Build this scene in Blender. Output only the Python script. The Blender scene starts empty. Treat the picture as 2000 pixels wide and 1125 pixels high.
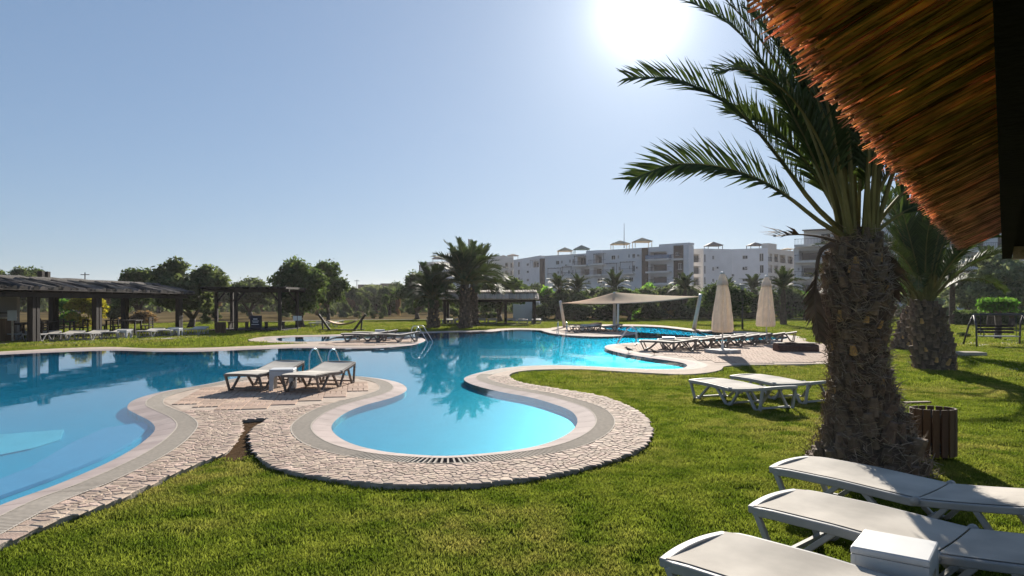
import bpy, math, random
import numpy as np
from mathutils import Vector, Matrix
from mathutils.geometry import delaunay_2d_cdt
R = math.radians
random.seed(7); rng = np.random.default_rng(7)
SC = bpy.context.scene
C = SC.collection
# ------------------------------------------------------------------ camera, world, sun, exposure
F, HOR, EYE = 1400.0, 590.0, 1.7            # focal length and horizon in photo pixels, eye height in metres
cam_d = bpy.data.cameras.new('camera'); cam = bpy.data.objects.new('camera', cam_d); C.objects.link(cam)
cam.location = (0, 0, EYE); cam.rotation_euler = (R(90), 0, 0)
cam_d.sensor_width = 36; cam_d.lens = F / 2000 * 36; cam_d.shift_y = (HOR - 562.5) / 2000
cam_d.clip_start = 0.05; cam_d.clip_end = 6000
SC.camera = cam
SUN_AZ, SUN_EL = R(10.3), R(21.8)           # azimuth measured from +Y towards +X
SKY_G, SKY_T, GL = .46, (.67, .83, 1.05), ((4.0, 800.0), (1.1, 130.0), (.30, 14.0))
world = bpy.data.worlds.new('World'); SC.world = world; world.use_nodes = True
wn, wl = world.node_tree.nodes, world.node_tree.links
wn.clear()
sky = wn.new('ShaderNodeTexSky'); sky.sky_type = 'NISHITA'; sky.sun_disc = False
sky.sun_elevation = SUN_EL; sky.sun_rotation = SUN_AZ
sky.air_density = 1.0; sky.dust_density = 0.3; sky.ozone_density = 3.0; sky.altitude = 20
bg = wn.new('ShaderNodeBackground'); bg.inputs['Strength'].default_value = 0.12
wout = wn.new('ShaderNodeOutputWorld')
# the eye and the phone see a compressed sky: one tone curve over the whole dome, plus the glare round the sun itself
S = Vector((math.sin(SUN_AZ) * math.cos(SUN_EL), math.cos(SUN_AZ) * math.cos(SUN_EL), math.sin(SUN_EL)))
gam = wn.new('ShaderNodeGamma'); gam.inputs[1].default_value = SKY_G
wl.new(sky.outputs[0], gam.inputs[0])
tint = wn.new('ShaderNodeMix'); tint.data_type = 'RGBA'; tint.blend_type = 'MULTIPLY'; tint.inputs[0].default_value = 1; tint.inputs[7].default_value = (*SKY_T, 1); wl.new(gam.outputs[0], tint.inputs[6])
tcw = wn.new('ShaderNodeTexCoord'); dt = wn.new('ShaderNodeVectorMath'); dt.operation = 'DOT_PRODUCT'; dt.inputs[1].default_value = S; wl.new(tcw.outputs['Generated'], dt.inputs[0])
def wmath(op, a, b=None):
    n = wn.new('ShaderNodeMath'); n.operation = op
    for k, v in enumerate((a, b)):
        if v is None: continue
        if isinstance(v, (int, float)): n.inputs[k].default_value = v
        else: wl.new(v, n.inputs[k])
    return n.outputs[0]
ang2 = wmath('SUBTRACT', 1.0, dt.outputs['Value'])                   # about half the squared angle to the sun
glare = 0.0
for amp, fall in GL: glare = wmath('ADD', wmath('MULTIPLY', wmath('EXPONENT', wmath('MULTIPLY', ang2, -fall)), amp), glare)
gcol = wn.new('ShaderNodeMix'); gcol.data_type = 'RGBA'; gcol.blend_type = 'ADD'; gcol.inputs[0].default_value = 1; wl.new(tint.outputs[2], gcol.inputs[6])
wl.new(glare, gcol.inputs[7])
wl.new(gcol.outputs[2], bg.inputs['Color']); wl.new(bg.outputs[0], wout.inputs['Surface'])
sun_d = bpy.data.lights.new('sun', 'SUN'); sun_d.energy = 5.0; sun_d.angle = R(0.53); sun_d.color = (1, .93, .82)
sun = bpy.data.objects.new('sun', sun_d); C.objects.link(sun)
S = Vector((math.sin(SUN_AZ) * math.cos(SUN_EL), math.cos(SUN_AZ) * math.cos(SUN_EL), math.sin(SUN_EL)))
sun.rotation_euler = S.to_track_quat('Z', 'Y').to_euler(); sun.location = (10, 60, 40)
vs = SC.view_settings
vs.view_transform = 'Standard'; vs.look = 'None'; vs.exposure = 1.03; vs.gamma = 1; vs.use_curve_mapping = False
SC.render.engine = 'CYCLES'
cy = SC.cycles
cy.use_denoising = True; cy.max_bounces = 8; cy.diffuse_bounces = 3; cy.glossy_bounces = 4; cy.transparent_max_bounces = 12
cy.transmission_bounces = 4; cy.caustics_reflective = False; cy.caustics_refractive = False; cy.sample_clamp_indirect = 6

# ------------------------------------------------------------------ pixel to place
def G(px, py, z=0.0):
    Y = F * (EYE - z) / (py - HOR); return Vector(((px - 1000) / F * Y, Y, z))
def AT(px, py, Y):
    return Vector(((px - 1000) / F * Y, Y, EYE - (py - HOR) / F * Y))
def g2(px, py, z=0.0):
    p = G(px, py, z); return (p.x, p.y)

# ------------------------------------------------------------------ materials
def mat(name, col, rough=.7, var=.25, scale=6.0, bump=0.0, bscale=None, trans=0.0, tcol=None, island=0.0, spec=.35, metal=0.0, col2=None, stretch=None, obj_rand=0.0, coat=0.0):
    m = bpy.data.materials.new(name); m.use_nodes = True
    nt = m.node_tree; N, L = nt.nodes, nt.links
    b = N['Principled BSDF']; out = N['Material Output']
    b.inputs['Roughness'].default_value = rough; b.inputs['Metallic'].default_value = metal
    b.inputs['Specular IOR Level'].default_value = spec
    if coat: b.inputs['Coat Weight'].default_value = coat
    geo = N.new('ShaderNodeNewGeometry'); tc = N.new('ShaderNodeTexCoord')
    src = tc.outputs['Object']
    if stretch:
        mp = N.new('ShaderNodeMapping'); mp.inputs['Scale'].default_value = stretch; L.new(src, mp.inputs[0]); src = mp.outputs[0]
    nz = N.new('ShaderNodeTexNoise'); nz.inputs['Scale'].default_value = scale; nz.inputs['Detail'].default_value = 6; L.new(src, nz.inputs['Vector'])
    mix = N.new('ShaderNodeMix'); mix.data_type = 'RGBA'
    c = Vector(col)
    lo = [max(0, x * (1 - var)) for x in c]; hi = [min(1, x * (1 + var)) for x in c] if col2 is None else col2
    mix.inputs[6].default_value = (*lo, 1); mix.inputs[7].default_value = (*hi, 1)
    cr = N.new('ShaderNodeMapRange'); cr.inputs[1].default_value = .3; cr.inputs[2].default_value = .7; L.new(nz.outputs[0], cr.inputs[0])
    fac = cr.outputs[0]; L.new(fac, mix.inputs[0])
    col_out = mix.outputs[2]
    if island or obj_rand:
        hs = N.new('ShaderNodeHueSaturation'); mr = N.new('ShaderNodeMapRange'); k = island or obj_rand
        mr.inputs[3].default_value = 1 - k; mr.inputs[4].default_value = 1 + k
        if obj_rand:
            oi = N.new('ShaderNodeObjectInfo')
            if island:
                ad = N.new('ShaderNodeMath'); ad.operation = 'ADD'; fr = N.new('ShaderNodeMath'); fr.operation = 'FRACT'
                L.new(oi.outputs['Random'], ad.inputs[0]); L.new(geo.outputs['Random Per Island'], ad.inputs[1]); L.new(ad.outputs[0], fr.inputs[0]); r = fr.outputs[0]
            else: r = oi.outputs['Random']
        else: r = geo.outputs['Random Per Island']
        L.new(r, mr.inputs[0]); L.new(mr.outputs[0], hs.inputs['Value']); L.new(col_out, hs.inputs['Color'])
        mh = N.new('ShaderNodeMapRange'); mh.inputs[3].default_value = .5 - k * .05; mh.inputs[4].default_value = .5 + k * .04
        ml = N.new('ShaderNodeMath'); ml.operation = 'MULTIPLY'; ml.inputs[1].default_value = 7.31; fr2 = N.new('ShaderNodeMath'); fr2.operation = 'FRACT'
        L.new(r, ml.inputs[0]); L.new(ml.outputs[0], fr2.inputs[0]); L.new(fr2.outputs[0], mh.inputs[0]); L.new(mh.outputs[0], hs.inputs['Hue'])
        col_out = hs.outputs[0]
    L.new(col_out, b.inputs['Base Color'])
    if bump:
        bp = N.new('ShaderNodeBump'); bp.inputs['Strength'].default_value = min(1, bump); bp.inputs['Distance'].default_value = .02 * max(1, bump)
        nb = N.new('ShaderNodeTexNoise'); nb.inputs['Scale'].default_value = bscale or scale * 4; nb.inputs['Detail'].default_value = 8
        L.new(src, nb.inputs['Vector']); L.new(nb.outputs[0], bp.inputs['Height']); L.new(bp.outputs[0], b.inputs['Normal'])
    if trans:
        t = N.new('ShaderNodeBsdfTranslucent'); ms = N.new('ShaderNodeMixShader'); ms.inputs[0].default_value = trans
        if tcol:
            mt = N.new('ShaderNodeMix'); mt.data_type = 'RGBA'; mt.blend_type = 'MULTIPLY'; mt.inputs[0].default_value = 1
            mt.inputs[7].default_value = (*tcol, 1); L.new(col_out, mt.inputs[6]); L.new(mt.outputs[2], t.inputs['Color'])
        else: L.new(col_out, t.inputs['Color'])
        L.new(b.outputs[0], ms.inputs[1]); L.new(t.outputs[0], ms.inputs[2]); L.new(ms.outputs[0], out.inputs['Surface'])
    m['mix'] = 1
    return m

def grass_mat(name, blades):
    """lawn green with drier straw-coloured patches; blades and soil read the same world-space patches"""
    m = bpy.data.materials.new(name); m.use_nodes = True
    N, L = m.node_tree.nodes, m.node_tree.links; b = N['Principled BSDF']; out = N['Material Output']
    geo = N.new('ShaderNodeNewGeometry')
    n1 = N.new('ShaderNodeTexNoise'); n1.inputs['Scale'].default_value = .33; n1.inputs['Detail'].default_value = 4; L.new(geo.outputs['Position'], n1.inputs['Vector'])
    n2 = N.new('ShaderNodeTexNoise'); n2.inputs['Scale'].default_value = 2.6; n2.inputs['Detail'].default_value = 5; L.new(geo.outputs['Position'], n2.inputs['Vector'])
    r1 = N.new('ShaderNodeMapRange'); r1.inputs[1].default_value = .44; r1.inputs[2].default_value = .62; L.new(n1.outputs[0], r1.inputs[0])
    r2 = N.new('ShaderNodeMapRange'); r2.inputs[1].default_value = .35; r2.inputs[2].default_value = .68; L.new(n2.outputs[0], r2.inputs[0])
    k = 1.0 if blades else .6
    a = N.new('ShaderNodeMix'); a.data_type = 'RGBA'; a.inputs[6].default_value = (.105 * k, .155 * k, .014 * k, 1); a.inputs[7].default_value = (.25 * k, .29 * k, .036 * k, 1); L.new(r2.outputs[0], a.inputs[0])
    c = N.new('ShaderNodeMix'); c.data_type = 'RGBA'; c.inputs[7].default_value = (.34 * k, .29 * k, .08 * k, 1); L.new(a.outputs[2], c.inputs[6])
    mu = N.new('ShaderNodeMath'); mu.operation = 'MULTIPLY'; mu.inputs[1].default_value = .85; L.new(r1.outputs[0], mu.inputs[0])
    mu2 = N.new('ShaderNodeMath'); mu2.operation = 'MULTIPLY'; L.new(mu.outputs[0], mu2.inputs[0]); L.new(r2.outputs[0], mu2.inputs[1]); L.new(mu2.outputs[0], c.inputs[0])
    col = c.outputs[2]
    hs = N.new('ShaderNodeHueSaturation'); L.new(col, hs.inputs['Color'])
    if blades:
        mr = N.new('ShaderNodeMapRange'); mr.inputs[3].default_value = .6; mr.inputs[4].default_value = 1.3
        L.new(geo.outputs['Random Per Island'], mr.inputs[0]); L.new(mr.outputs[0], hs.inputs['Value'])
        t = N.new('ShaderNodeBsdfTranslucent'); ms = N.new('ShaderNodeMixShader'); ms.inputs[0].default_value = .5
        L.new(hs.outputs[0], t.inputs['Color']); L.new(b.outputs[0], ms.inputs[1]); L.new(t.outputs[0], ms.inputs[2]); L.new(ms.outputs[0], out.inputs['Surface'])
    else:
        bp = N.new('ShaderNodeBump'); bp.inputs['Distance'].default_value = .05; bp.inputs['Strength'].default_value = 1
        n3 = N.new('ShaderNodeTexNoise'); n3.inputs['Scale'].default_value = 22; n3.inputs['Detail'].default_value = 8; L.new(geo.outputs['Position'], n3.inputs['Vector']); L.new(n3.outputs[0], bp.inputs['Height']); L.new(bp.outputs[0], b.inputs['Normal'])
        mr = N.new('ShaderNodeMapRange'); mr.inputs[1].default_value = .3; mr.inputs[2].default_value = .7; mr.inputs[3].default_value = .55; mr.inputs[4].default_value = 1.3; L.new(n3.outputs[0], mr.inputs[0]); L.new(mr.outputs[0], hs.inputs['Value'])
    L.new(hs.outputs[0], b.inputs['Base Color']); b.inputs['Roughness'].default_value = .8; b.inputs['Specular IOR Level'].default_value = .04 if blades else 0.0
    return m

def water_mat():
    m = bpy.data.materials.new('pool_water'); m.use_nodes = True
    N, L = m.node_tree.nodes, m.node_tree.links; N.remove(N['Principled BSDF']); out = N['Material Output']
    geo = N.new('ShaderNodeNewGeometry')
    mp = N.new('ShaderNodeMapping'); mp.inputs['Scale'].default_value = (1, .8, 1); L.new(geo.outputs['Position'], mp.inputs[0])
    n1 = N.new('ShaderNodeTexNoise'); n1.inputs['Scale'].default_value = 2.2; n1.inputs['Detail'].default_value = 3; L.new(mp.outputs[0], n1.inputs['Vector'])
    bp = N.new('ShaderNodeBump'); bp.inputs['Strength'].default_value = .14; bp.inputs['Distance'].default_value = .01; L.new(n1.outputs[0], bp.inputs['Height'])
    dn = N.new('ShaderNodeVectorMath'); dn.operation = 'DOT_PRODUCT'; L.new(bp.outputs[0], dn.inputs[0]); L.new(geo.outputs['Incoming'], dn.inputs[1])
    def mm(op, a, b=0.0):
        q = N.new('ShaderNodeMath'); q.operation = op
        for k, v in enumerate((a, b)):
            if isinstance(v, (int, float)): q.inputs[k].default_value = v
            else: L.new(v, q.inputs[k])
        return q.outputs[0]
    # Schlick's Fresnel for the air side on both faces, so daylight reaches the basin
    fr_out = mm('MULTIPLY_ADD', mm('POWER', mm('SUBTRACT', 1.0, mm('MINIMUM', mm('ABSOLUTE', dn.outputs['Value']), 1.0)), 5.0), .98); fr_out.node.inputs[2].default_value = .02
    gl = N.new('ShaderNodeBsdfGlossy'); gl.inputs['Roughness'].default_value = .015; L.new(bp.outputs[0], gl.inputs['Normal'])
    tr = N.new('ShaderNodeBsdfTransparent'); tr.inputs[0].default_value = (.97, .99, 1, 1)
    ms = N.new('ShaderNodeMixShader'); L.new(fr_out, ms.inputs[0]); L.new(tr.outputs[0], ms.inputs[1]); L.new(gl.outputs[0], ms.inputs[2]); L.new(ms.outputs[0], out.inputs['Surface'])
    ab = N.new('ShaderNodeVolumeAbsorption'); ab.inputs['Color'].default_value = (.03, .77, .85, 1); ab.inputs['Density'].default_value = 2.5
    L.new(ab.outputs[0], out.inputs['Volume'])
    return m

M = {}
M['lawn'] = grass_mat('lawn_soil', False); M['blade'] = grass_mat('grass_blade', True)
M['water'] = water_mat()
M['field'] = mat('dry_field', (.12, .09, .045), 1, .4, .12, .5, 3, spec=0)
M['mortar'] = mat('mortar', (.48, .385, .31), .9, .15, 5, .5, 40, spec=.05)
M['stone'] = mat('paving_stone', (.46, .345, .265), .85, .2, 9, .35, 60, island=.26, obj_rand=.26, spec=.15)
M['lip'] = mat('pale_tile', (.42, .345, .315), .85, .14, 2.5, .06, 50, obj_rand=.07, spec=.06)
M['grate'] = mat('grate_plastic', (.48, .425, .36), .95, .12, 20, spec=.03)
M['gutter'] = mat('gutter_dark', (.10, .09, .075), .9, .3, 8)
M['gutter_band'] = mat('gutter_band', (.36, .315, .265), .8, .2, 8, .3, 40, spec=.05)
M['paver'] = mat('paver', (.44, .32, .245), .85, .16, 7, .25, 60, obj_rand=.16, island=.12, spec=.05)
M['basin'] = mat('basin_tile', (.14, .49, .64), .5, .06, 3)
M['ledge'] = mat('basin_ledge_tile', (.26, .40, .60), .5, .06, 3)
M['step'] = mat('basin_step_tile', (.45, .72, .80), .5, .06, 3)
M['soil'] = mat('bare_soil', (.085, .055, .033), 1, .4, 20, .9, 60, spec=0)
M['path'] = mat('path_stone', (.38, .33, .26), .9, .15, 6, .3, 40, spec=.05)
M['resin'] = mat('white_resin', (.36, .35, .335), .6, .08, 7, .05, 80, spec=.15)
M['sling'] = mat('sling_fabric', (.50, .455, .395), .9, .24, 2.2, .12, 300, spec=.1)
M['resin_dk'] = mat('taupe_resin', (.17, .14, .118), .7, .12, 7)
M['wood_dk'] = mat('dark_wood', (.022, .015, .011), .8, .4, 5, .4, 40, stretch=(1, 1, .15))
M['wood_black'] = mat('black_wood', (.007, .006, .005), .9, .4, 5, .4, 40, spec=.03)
M['wood'] = mat('brown_wood', (.10, .055, .027), .75, .35, 6, .4, 50, stretch=(1, 1, .12), obj_rand=.2)
M['reed'] = mat('reed', (.70, .46, .31), .9, .4, 14, .3, 60, trans=.6, spec=.1, tcol=(.82, .68, .58), island=.65, obj_rand=.65)
M['reed_grey'] = mat('weathered_reed', (.085, .076, .07), .9, .35, 9, .6, 60, obj_rand=.75, spec=.05)
M['reed_tan'] = mat('tan_reed', (.48, .385, .295), .9, .3, 9, .6, 60, obj_rand=.25)
M['bark_palm'] = mat('palm_bark', (.10, .07, .05), .95, .45, 7, .9, 50)
M['boot'] = mat('palm_leaf_base', (.19, .13, .088), .9, .45, 9, .6, 60, obj_rand=.55, island=.2)
M['cut'] = mat('palm_cut_face', (.52, .30, .11), .8, .35, 12, .5, 60)
M['fibre'] = mat('palm_fibre', (.24, .18, .12), .9, .3, 9, island=.4)
M['rachis'] = mat('palm_rachis', (.155, .135, .05), .8, .25, 5, spec=.1)
M['leaflet'] = mat('palm_leaflet', (.052, .075, .030), .6, .3, 3, trans=.28, tcol=(1.3, 1.35, .6), island=.35, spec=.15)
M['dead'] = mat('dead_frond', (.11, .075, .05), .9, .3, 5, island=.3)
M['bark'] = mat('tree_bark', (.09, .07, .055), .95, .4, 5, .9, 30)
def leafm(n, c, t=.35): return mat(n, [x * 1.9 for x in c], .8, .3, .6, trans=min(.6, t + .12), tcol=(1.15, 1.2, .65), island=.45, spec=.08)
M['leaf_olive'] = leafm('leaf_olive', (.060, .074, .040)); M['leaf_dark'] = leafm('leaf_dark', (.042, .060, .026))
M['leaf_green'] = leafm('leaf_green', (.055, .115, .024), .45); M['leaf_bright'] = leafm('leaf_bright', (.10, .19, .028), .5)
M['leaf_yellow'] = leafm('leaf_yellow', (.15, .13, .018), .4); M['leaf_grey'] = leafm('leaf_grey', (.115, .13, .085)); M['leaf_brown'] = leafm('leaf_brown', (.13, .085, .055))
M['canvas'] = mat('parasol_canvas', (.80, .73, .64), .85, .10, 5, .2, 60, trans=.4, tcol=(1, .94, .86))
M['sail'] = mat('sail_fabric', (.86, .71, .56), .9, .05, 2, .1, 80, trans=.62, tcol=(1, .92, .82), spec=.05)
M['white'] = mat('white_paint', (.55, .55, .545), .5, .05, 5)
M['steel'] = mat('stainless_steel', (.55, .56, .57), .22, .08, 8, metal=1)
M['metal_dk'] = mat('dark_metal', (.05, .05, .055), .5, .2, 8)
M['base_grey'] = mat('parasol_base_slab', (.42, .40, .38), .8, .15, 8, .3, 50)
M['wallw'] = mat('render_white', (.60, .60, .62), .85, .06, .4, .1, 20)
M['wallb'] = mat('render_beige', (.56, .51, .46), .85, .06, .4, .1, 20)
M['accent'] = mat('brown_cladding', (.035, .027, .028), 1, .2, 1.2, spec=.02)
M['slab'] = mat('balcony_concrete', (.62, .61, .60), .8, .08, 1)
M['glass'] = mat('window_glass', (.03, .036, .045), .3, .4, .25, spec=.08, obj_rand=.5)
M['frame'] = mat('window_frame', (.48, .48, .49), .5, .1, 4)
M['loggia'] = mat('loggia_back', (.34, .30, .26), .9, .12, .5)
M['rail'] = mat('railing', (.05, .052, .06), .7, .15, 3)
M['blue'] = mat('blue_glass_rail', (.06, .14, .26), .2, .2, 1)
M['gaz_tan'] = mat('gazebo_tan', (.45, .35, .22), .8, .15, 2); M['gaz_dk'] = mat('gazebo_dark', (.09, .075, .075), .8, .2, 2); M['gaz_gr'] = mat('gazebo_green', (.06, .13, .12), .8, .2, 2)
M['brown_box'] = mat('brown_rattan', (.085, .042, .030), .8, .3, 25, .6, 60)
M['orange'] = mat('terracotta', (.40, .16, .08), .8, .2, 4)
M['navy'] = mat('navy_board', (.02, .025, .05), .5, .2, 5)
M['print'] = mat('white_print', (.62, .62, .66), .6, .05, 5)
M['bird'] = mat('bird_feather', (.06, .055, .055), .7, .3, 30)
M['tanrope'] = mat('hammock_cloth', (.45, .32, .22), .85, .15, 12)

# ------------------------------------------------------------------ mesh building
class MB:
    def __init__(s): s.v = []; s.f = []
    def add(s, vs, fs):
        k = len(s.v); s.v += [tuple(p) for p in vs]; s.f += [tuple(i + k for i in f) for f in fs]; return s
    def box(s, x0, x1, y0, y1, z0, z1, rz=0.0, c=(0, 0)):
        P = [(x0, y0, z0), (x1, y0, z0), (x1, y1, z0), (x0, y1, z0), (x0, y0, z1), (x1, y0, z1), (x1, y1, z1), (x0, y1, z1)]
        if rz: P = [(c[0] + math.cos(rz) * (x - c[0]) - math.sin(rz) * (y - c[1]), c[1] + math.sin(rz) * (x - c[0]) + math.cos(rz) * (y - c[1]), z) for x, y, z in P]
        return s.add(P, [(3, 2, 1, 0), (4, 5, 6, 7), (0, 1, 5, 4), (1, 2, 6, 5), (2, 3, 7, 6), (3, 0, 4, 7)])
    def beam(s, a, b, w, h=None, up=(0, 0, 1)):
        a, b = Vector(a), Vector(b); h = h or w; d = (b - a).normalized(); u = Vector(up)
        if abs(d.dot(u)) > .98: u = Vector((0, 1, 0))
        r = d.cross(u).normalized(); u = r.cross(d)
        P = [p + r * i * w / 2 + u * j * h / 2 for p in (a, b) for i, j in ((-1, -1), (1, -1), (1, 1), (-1, 1))]
        return s.add(P, [(3, 2, 1, 0), (4, 5, 6, 7), (0, 1, 5, 4), (1, 2, 6, 5), (2, 3, 7, 6), (3, 0, 4, 7)])
    def tube(s, pts, rad, n=8, cap=True):
        pts = [Vector(p) for p in pts]; m = len(pts)
        rad = [rad] * m if isinstance(rad, (int, float)) else rad
        V = []; ref = None
        for i, p in enumerate(pts):
            d = (pts[min(i + 1, m - 1)] - pts[max(i - 1, 0)]).normalized()
            if ref is None: ref = Vector((0, 0, 1)) if abs(d.z) < .9 else Vector((1, 0, 0))
            r = d.cross(ref).normalized(); u = r.cross(d).normalized(); ref = u
            V += [p + (r * math.cos(2 * math.pi * k / n) + u * math.sin(2 * math.pi * k / n)) * rad[i] for k in range(n)]
        Fc = [(i * n + k, i * n + (k + 1) % n, (i + 1) * n + (k + 1) % n, (i + 1) * n + k) for i in range(m - 1) for k in range(n)]
        if cap: Fc += [tuple(range(n))[::-1], tuple(range((m - 1) * n, m * n))]
        return s.add(V, Fc)
    def lathe(s, prof, n=16, c=(0, 0), wob=None):
        V = []
        for j, (r, z) in enumerate(prof):
            for k in range(n):
                a = 2 * math.pi * k / n; rr = r * (wob(a, z) if wob else 1); V.append((c[0] + rr * math.cos(a), c[1] + rr * math.sin(a), z))
        m = len(prof)
        Fc = [(i * n + k, i * n + (k + 1) % n, (i + 1) * n + (k + 1) % n, (i + 1) * n + k) for i in range(m - 1) for k in range(n)]
        return s.add(V, Fc + [tuple(range(n))[::-1], tuple(range((m - 1) * n, m * n))])
    def prism(s, poly, z0, z1, inset=0.0):
        n = len(poly); cx = sum(p[0] for p in poly) / n; cy_ = sum(p[1] for p in poly) / n
        top = [(cx + (p[0] - cx) * (1 - inset), cy_ + (p[1] - cy_) * (1 - inset), z1) for p in poly]
        return s.add([(p[0], p[1], z0) for p in poly] + top, [tuple(range(n, 2 * n))] + [(i, (i + 1) % n, n + (i + 1) % n, n + i) for i in range(n)])
    def build(s, name, m, parent=None, smooth=False, off=None, bevel=0.0):
        me = bpy.data.meshes.new(name)
        v = np.array(s.v, dtype=float).reshape(-1, 3)
        if off is not None: v = v - np.array(off)
        me.from_pydata(v.tolist(), [], s.f); me.update()
        return link(name, me, m, parent, smooth, bevel)
def link(name, me, m, parent=None, smooth=False, bevel=0.0):
    if m and not me.materials: me.materials.append(M[m] if isinstance(m, str) else m)
    if smooth: me.polygons.foreach_set('use_smooth', [True] * len(me.polygons))
    o = bpy.data.objects.new(name, me); C.objects.link(o)
    if parent: o.parent = parent
    if bevel:
        b = o.modifiers.new('bevel', 'BEVEL'); b.width = bevel; b.segments = 2; b.limit_method = 'ANGLE'
    return o
def raw_mesh(name, V, Fq):
    """fast mesh from numpy arrays: V (n,3), Fq (m,k)"""
    me = bpy.data.meshes.new(name); k = Fq.shape[1]
    me.vertices.add(len(V)); me.vertices.foreach_set('co', V.astype(np.float32).ravel())
    me.loops.add(Fq.size); me.loops.foreach_set('vertex_index', Fq.astype(np.int32).ravel())
    me.polygons.add(len(Fq)); me.polygons.foreach_set('loop_start', np.arange(0, Fq.size, k, dtype=np.int32))
    me.update(calc_edges=True); return me
def tag(o, label=None, cat=None, group=None, kind=None):
    if label: o['label'] = label
    if cat: o['category'] = cat
    if group: o['group'] = group
    if kind: o['kind'] = kind
    return o
def thing(name, label, cat, loc=(0, 0, 0), rz=0.0, group=None):
    o = bpy.data.objects.new(name, None); C.objects.link(o); o.empty_display_size = .2
    o.location = loc; o.rotation_euler = (0, 0, rz); return tag(o, label, cat, group)
def copy_tree(o, parent=None):
    c = o.copy(); C.objects.link(c); c.parent = parent
    for ch in list(o.children): copy_tree(ch, c)
    return c
def dup(o, label, loc, rz=0.0, group=None, scale=None):
    c = copy_tree(o); c['label'] = label; c.location = loc; c.rotation_euler = (0, 0, rz)
    if group: c['group'] = group
    if scale: c.scale = scale if hasattr(scale, '__len__') else (scale,) * 3
    return c

# ------------------------------------------------------------------ 2-D outlines
def smooth_poly(P, step, closed=True):
    P = [np.array(p, float) for p in P]; n = len(P); out = []
    rngi = range(n) if closed else range(n - 1)
    for i in rngi:
        p0, p1, p2, p3 = (P[(i - 1) % n], P[i], P[(i + 1) % n], P[(i + 2) % n]) if closed else (P[max(i - 1, 0)], P[i], P[i + 1], P[min(i + 2, n - 1)])
        k = max(1, int(np.linalg.norm(p2 - p1) / step))
        # centripetal Catmull-Rom
        t0 = 0; t1 = t0 + max(1e-6, np.linalg.norm(p1 - p0)) ** .5; t2 = t1 + max(1e-6, np.linalg.norm(p2 - p1)) ** .5; t3 = t2 + max(1e-6, np.linalg.norm(p3 - p2)) ** .5
        for j in range(k):
            t = t1 + (t2 - t1) * j / k
            A1 = (t1 - t) / (t1 - t0) * p0 + (t - t0) / (t1 - t0) * p1 if t1 - t0 > 2e-3 else p1
            A2 = (t2 - t) / (t2 - t1) * p1 + (t - t1) / (t2 - t1) * p2
            A3 = (t3 - t) / (t3 - t2) * p2 + (t - t2) / (t3 - t2) * p3 if t3 - t2 > 2e-3 else p2
            B1 = (t2 - t) / (t2 - t0) * A1 + (t - t0) / (t2 - t0) * A2
            B2 = (t3 - t) / (t3 - t1) * A2 + (t - t1) / (t3 - t1) * A3
            out.append((t2 - t) / (t2 - t1) * B1 + (t - t1) / (t2 - t1) * B2)
    if not closed: out.append(P[-1])
    return np.array(out)
def resample(P, step):
    Q = np.vstack([P, P[:1]]); d = np.r_[0, np.cumsum(np.linalg.norm(np.diff(Q, axis=0), axis=1))]
    n = max(8, int(d[-1] / step)); t = np.linspace(0, d[-1], n, endpoint=False)
    return np.c_[np.interp(t, d, Q[:, 0]), np.interp(t, d, Q[:, 1])]
def area(P): x, y = P[:, 0], P[:, 1]; return .5 * np.sum(x * np.roll(y, -1) - np.roll(x, -1) * y)
def offset(P, d):
    """P counter-clockwise; d > 0 moves outwards"""
    T = np.roll(P, -2, 0) - np.roll(P, 2, 0); T /= np.linalg.norm(T, axis=1)[:, None] + 1e-9
    return P + np.c_[T[:, 1], -T[:, 0]] * d
def inside(pts, poly):
    pts = np.asarray(pts, float); x, y = pts[:, 0], pts[:, 1]; r = np.zeros(len(pts), bool); n = len(poly)
    x1, y1 = poly[:, 0], poly[:, 1]; x2, y2 = np.roll(x1, -1), np.roll(y1, -1)
    for a, b, c, d in zip(x1, y1, x2, y2):
        if b == d: continue
        cond = ((b > y) != (d > y)) & (x < (c - a) * (y - b) / (d - b) + a); r ^= cond
    return r
def fill(polys, keep, z):
    """triangulated sheet from outline polygons, faces kept where keep(centroids) holds"""
    V = []; E = []
    for P in polys:
        k = len(V); V += [Vector((float(a), float(b))) for a, b in P]; n = len(P); E += [(k + i, k + (i + 1) % n) for i in range(n)]
    vo, _, fo, *_ = delaunay_2d_cdt(V, E, [], 0, 1e-5)
    vo = np.array([tuple(p) for p in vo]); fo = np.array([f for f in fo if len(f) == 3])
    cen = vo[fo].mean(1); ok = keep(cen); fo = fo[ok]
    a, b, c = vo[fo[:, 0]], vo[fo[:, 1]], vo[fo[:, 2]]
    flip = ((b[:, 0] - a[:, 0]) * (c[:, 1] - a[:, 1]) - (b[:, 1] - a[:, 1]) * (c[:, 0] - a[:, 0])) < 0
    fo[flip] = fo[flip][:, ::-1]
    return np.c_[vo, np.full(len(vo), z)], fo
def sheet(name, polys, keep, z, m, parent=None):
    V, Fq = fill(polys, keep, z); return link(name, raw_mesh(name, V, Fq), m, parent)
def skirt(mb, P, z0, z1):
    n = len(P); mb.add([(a, b, z0) for a, b in P] + [(a, b, z1) for a, b in P], [(i, (i + 1) % n, n + (i + 1) % n, n + i) for i in range(n)])

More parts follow.
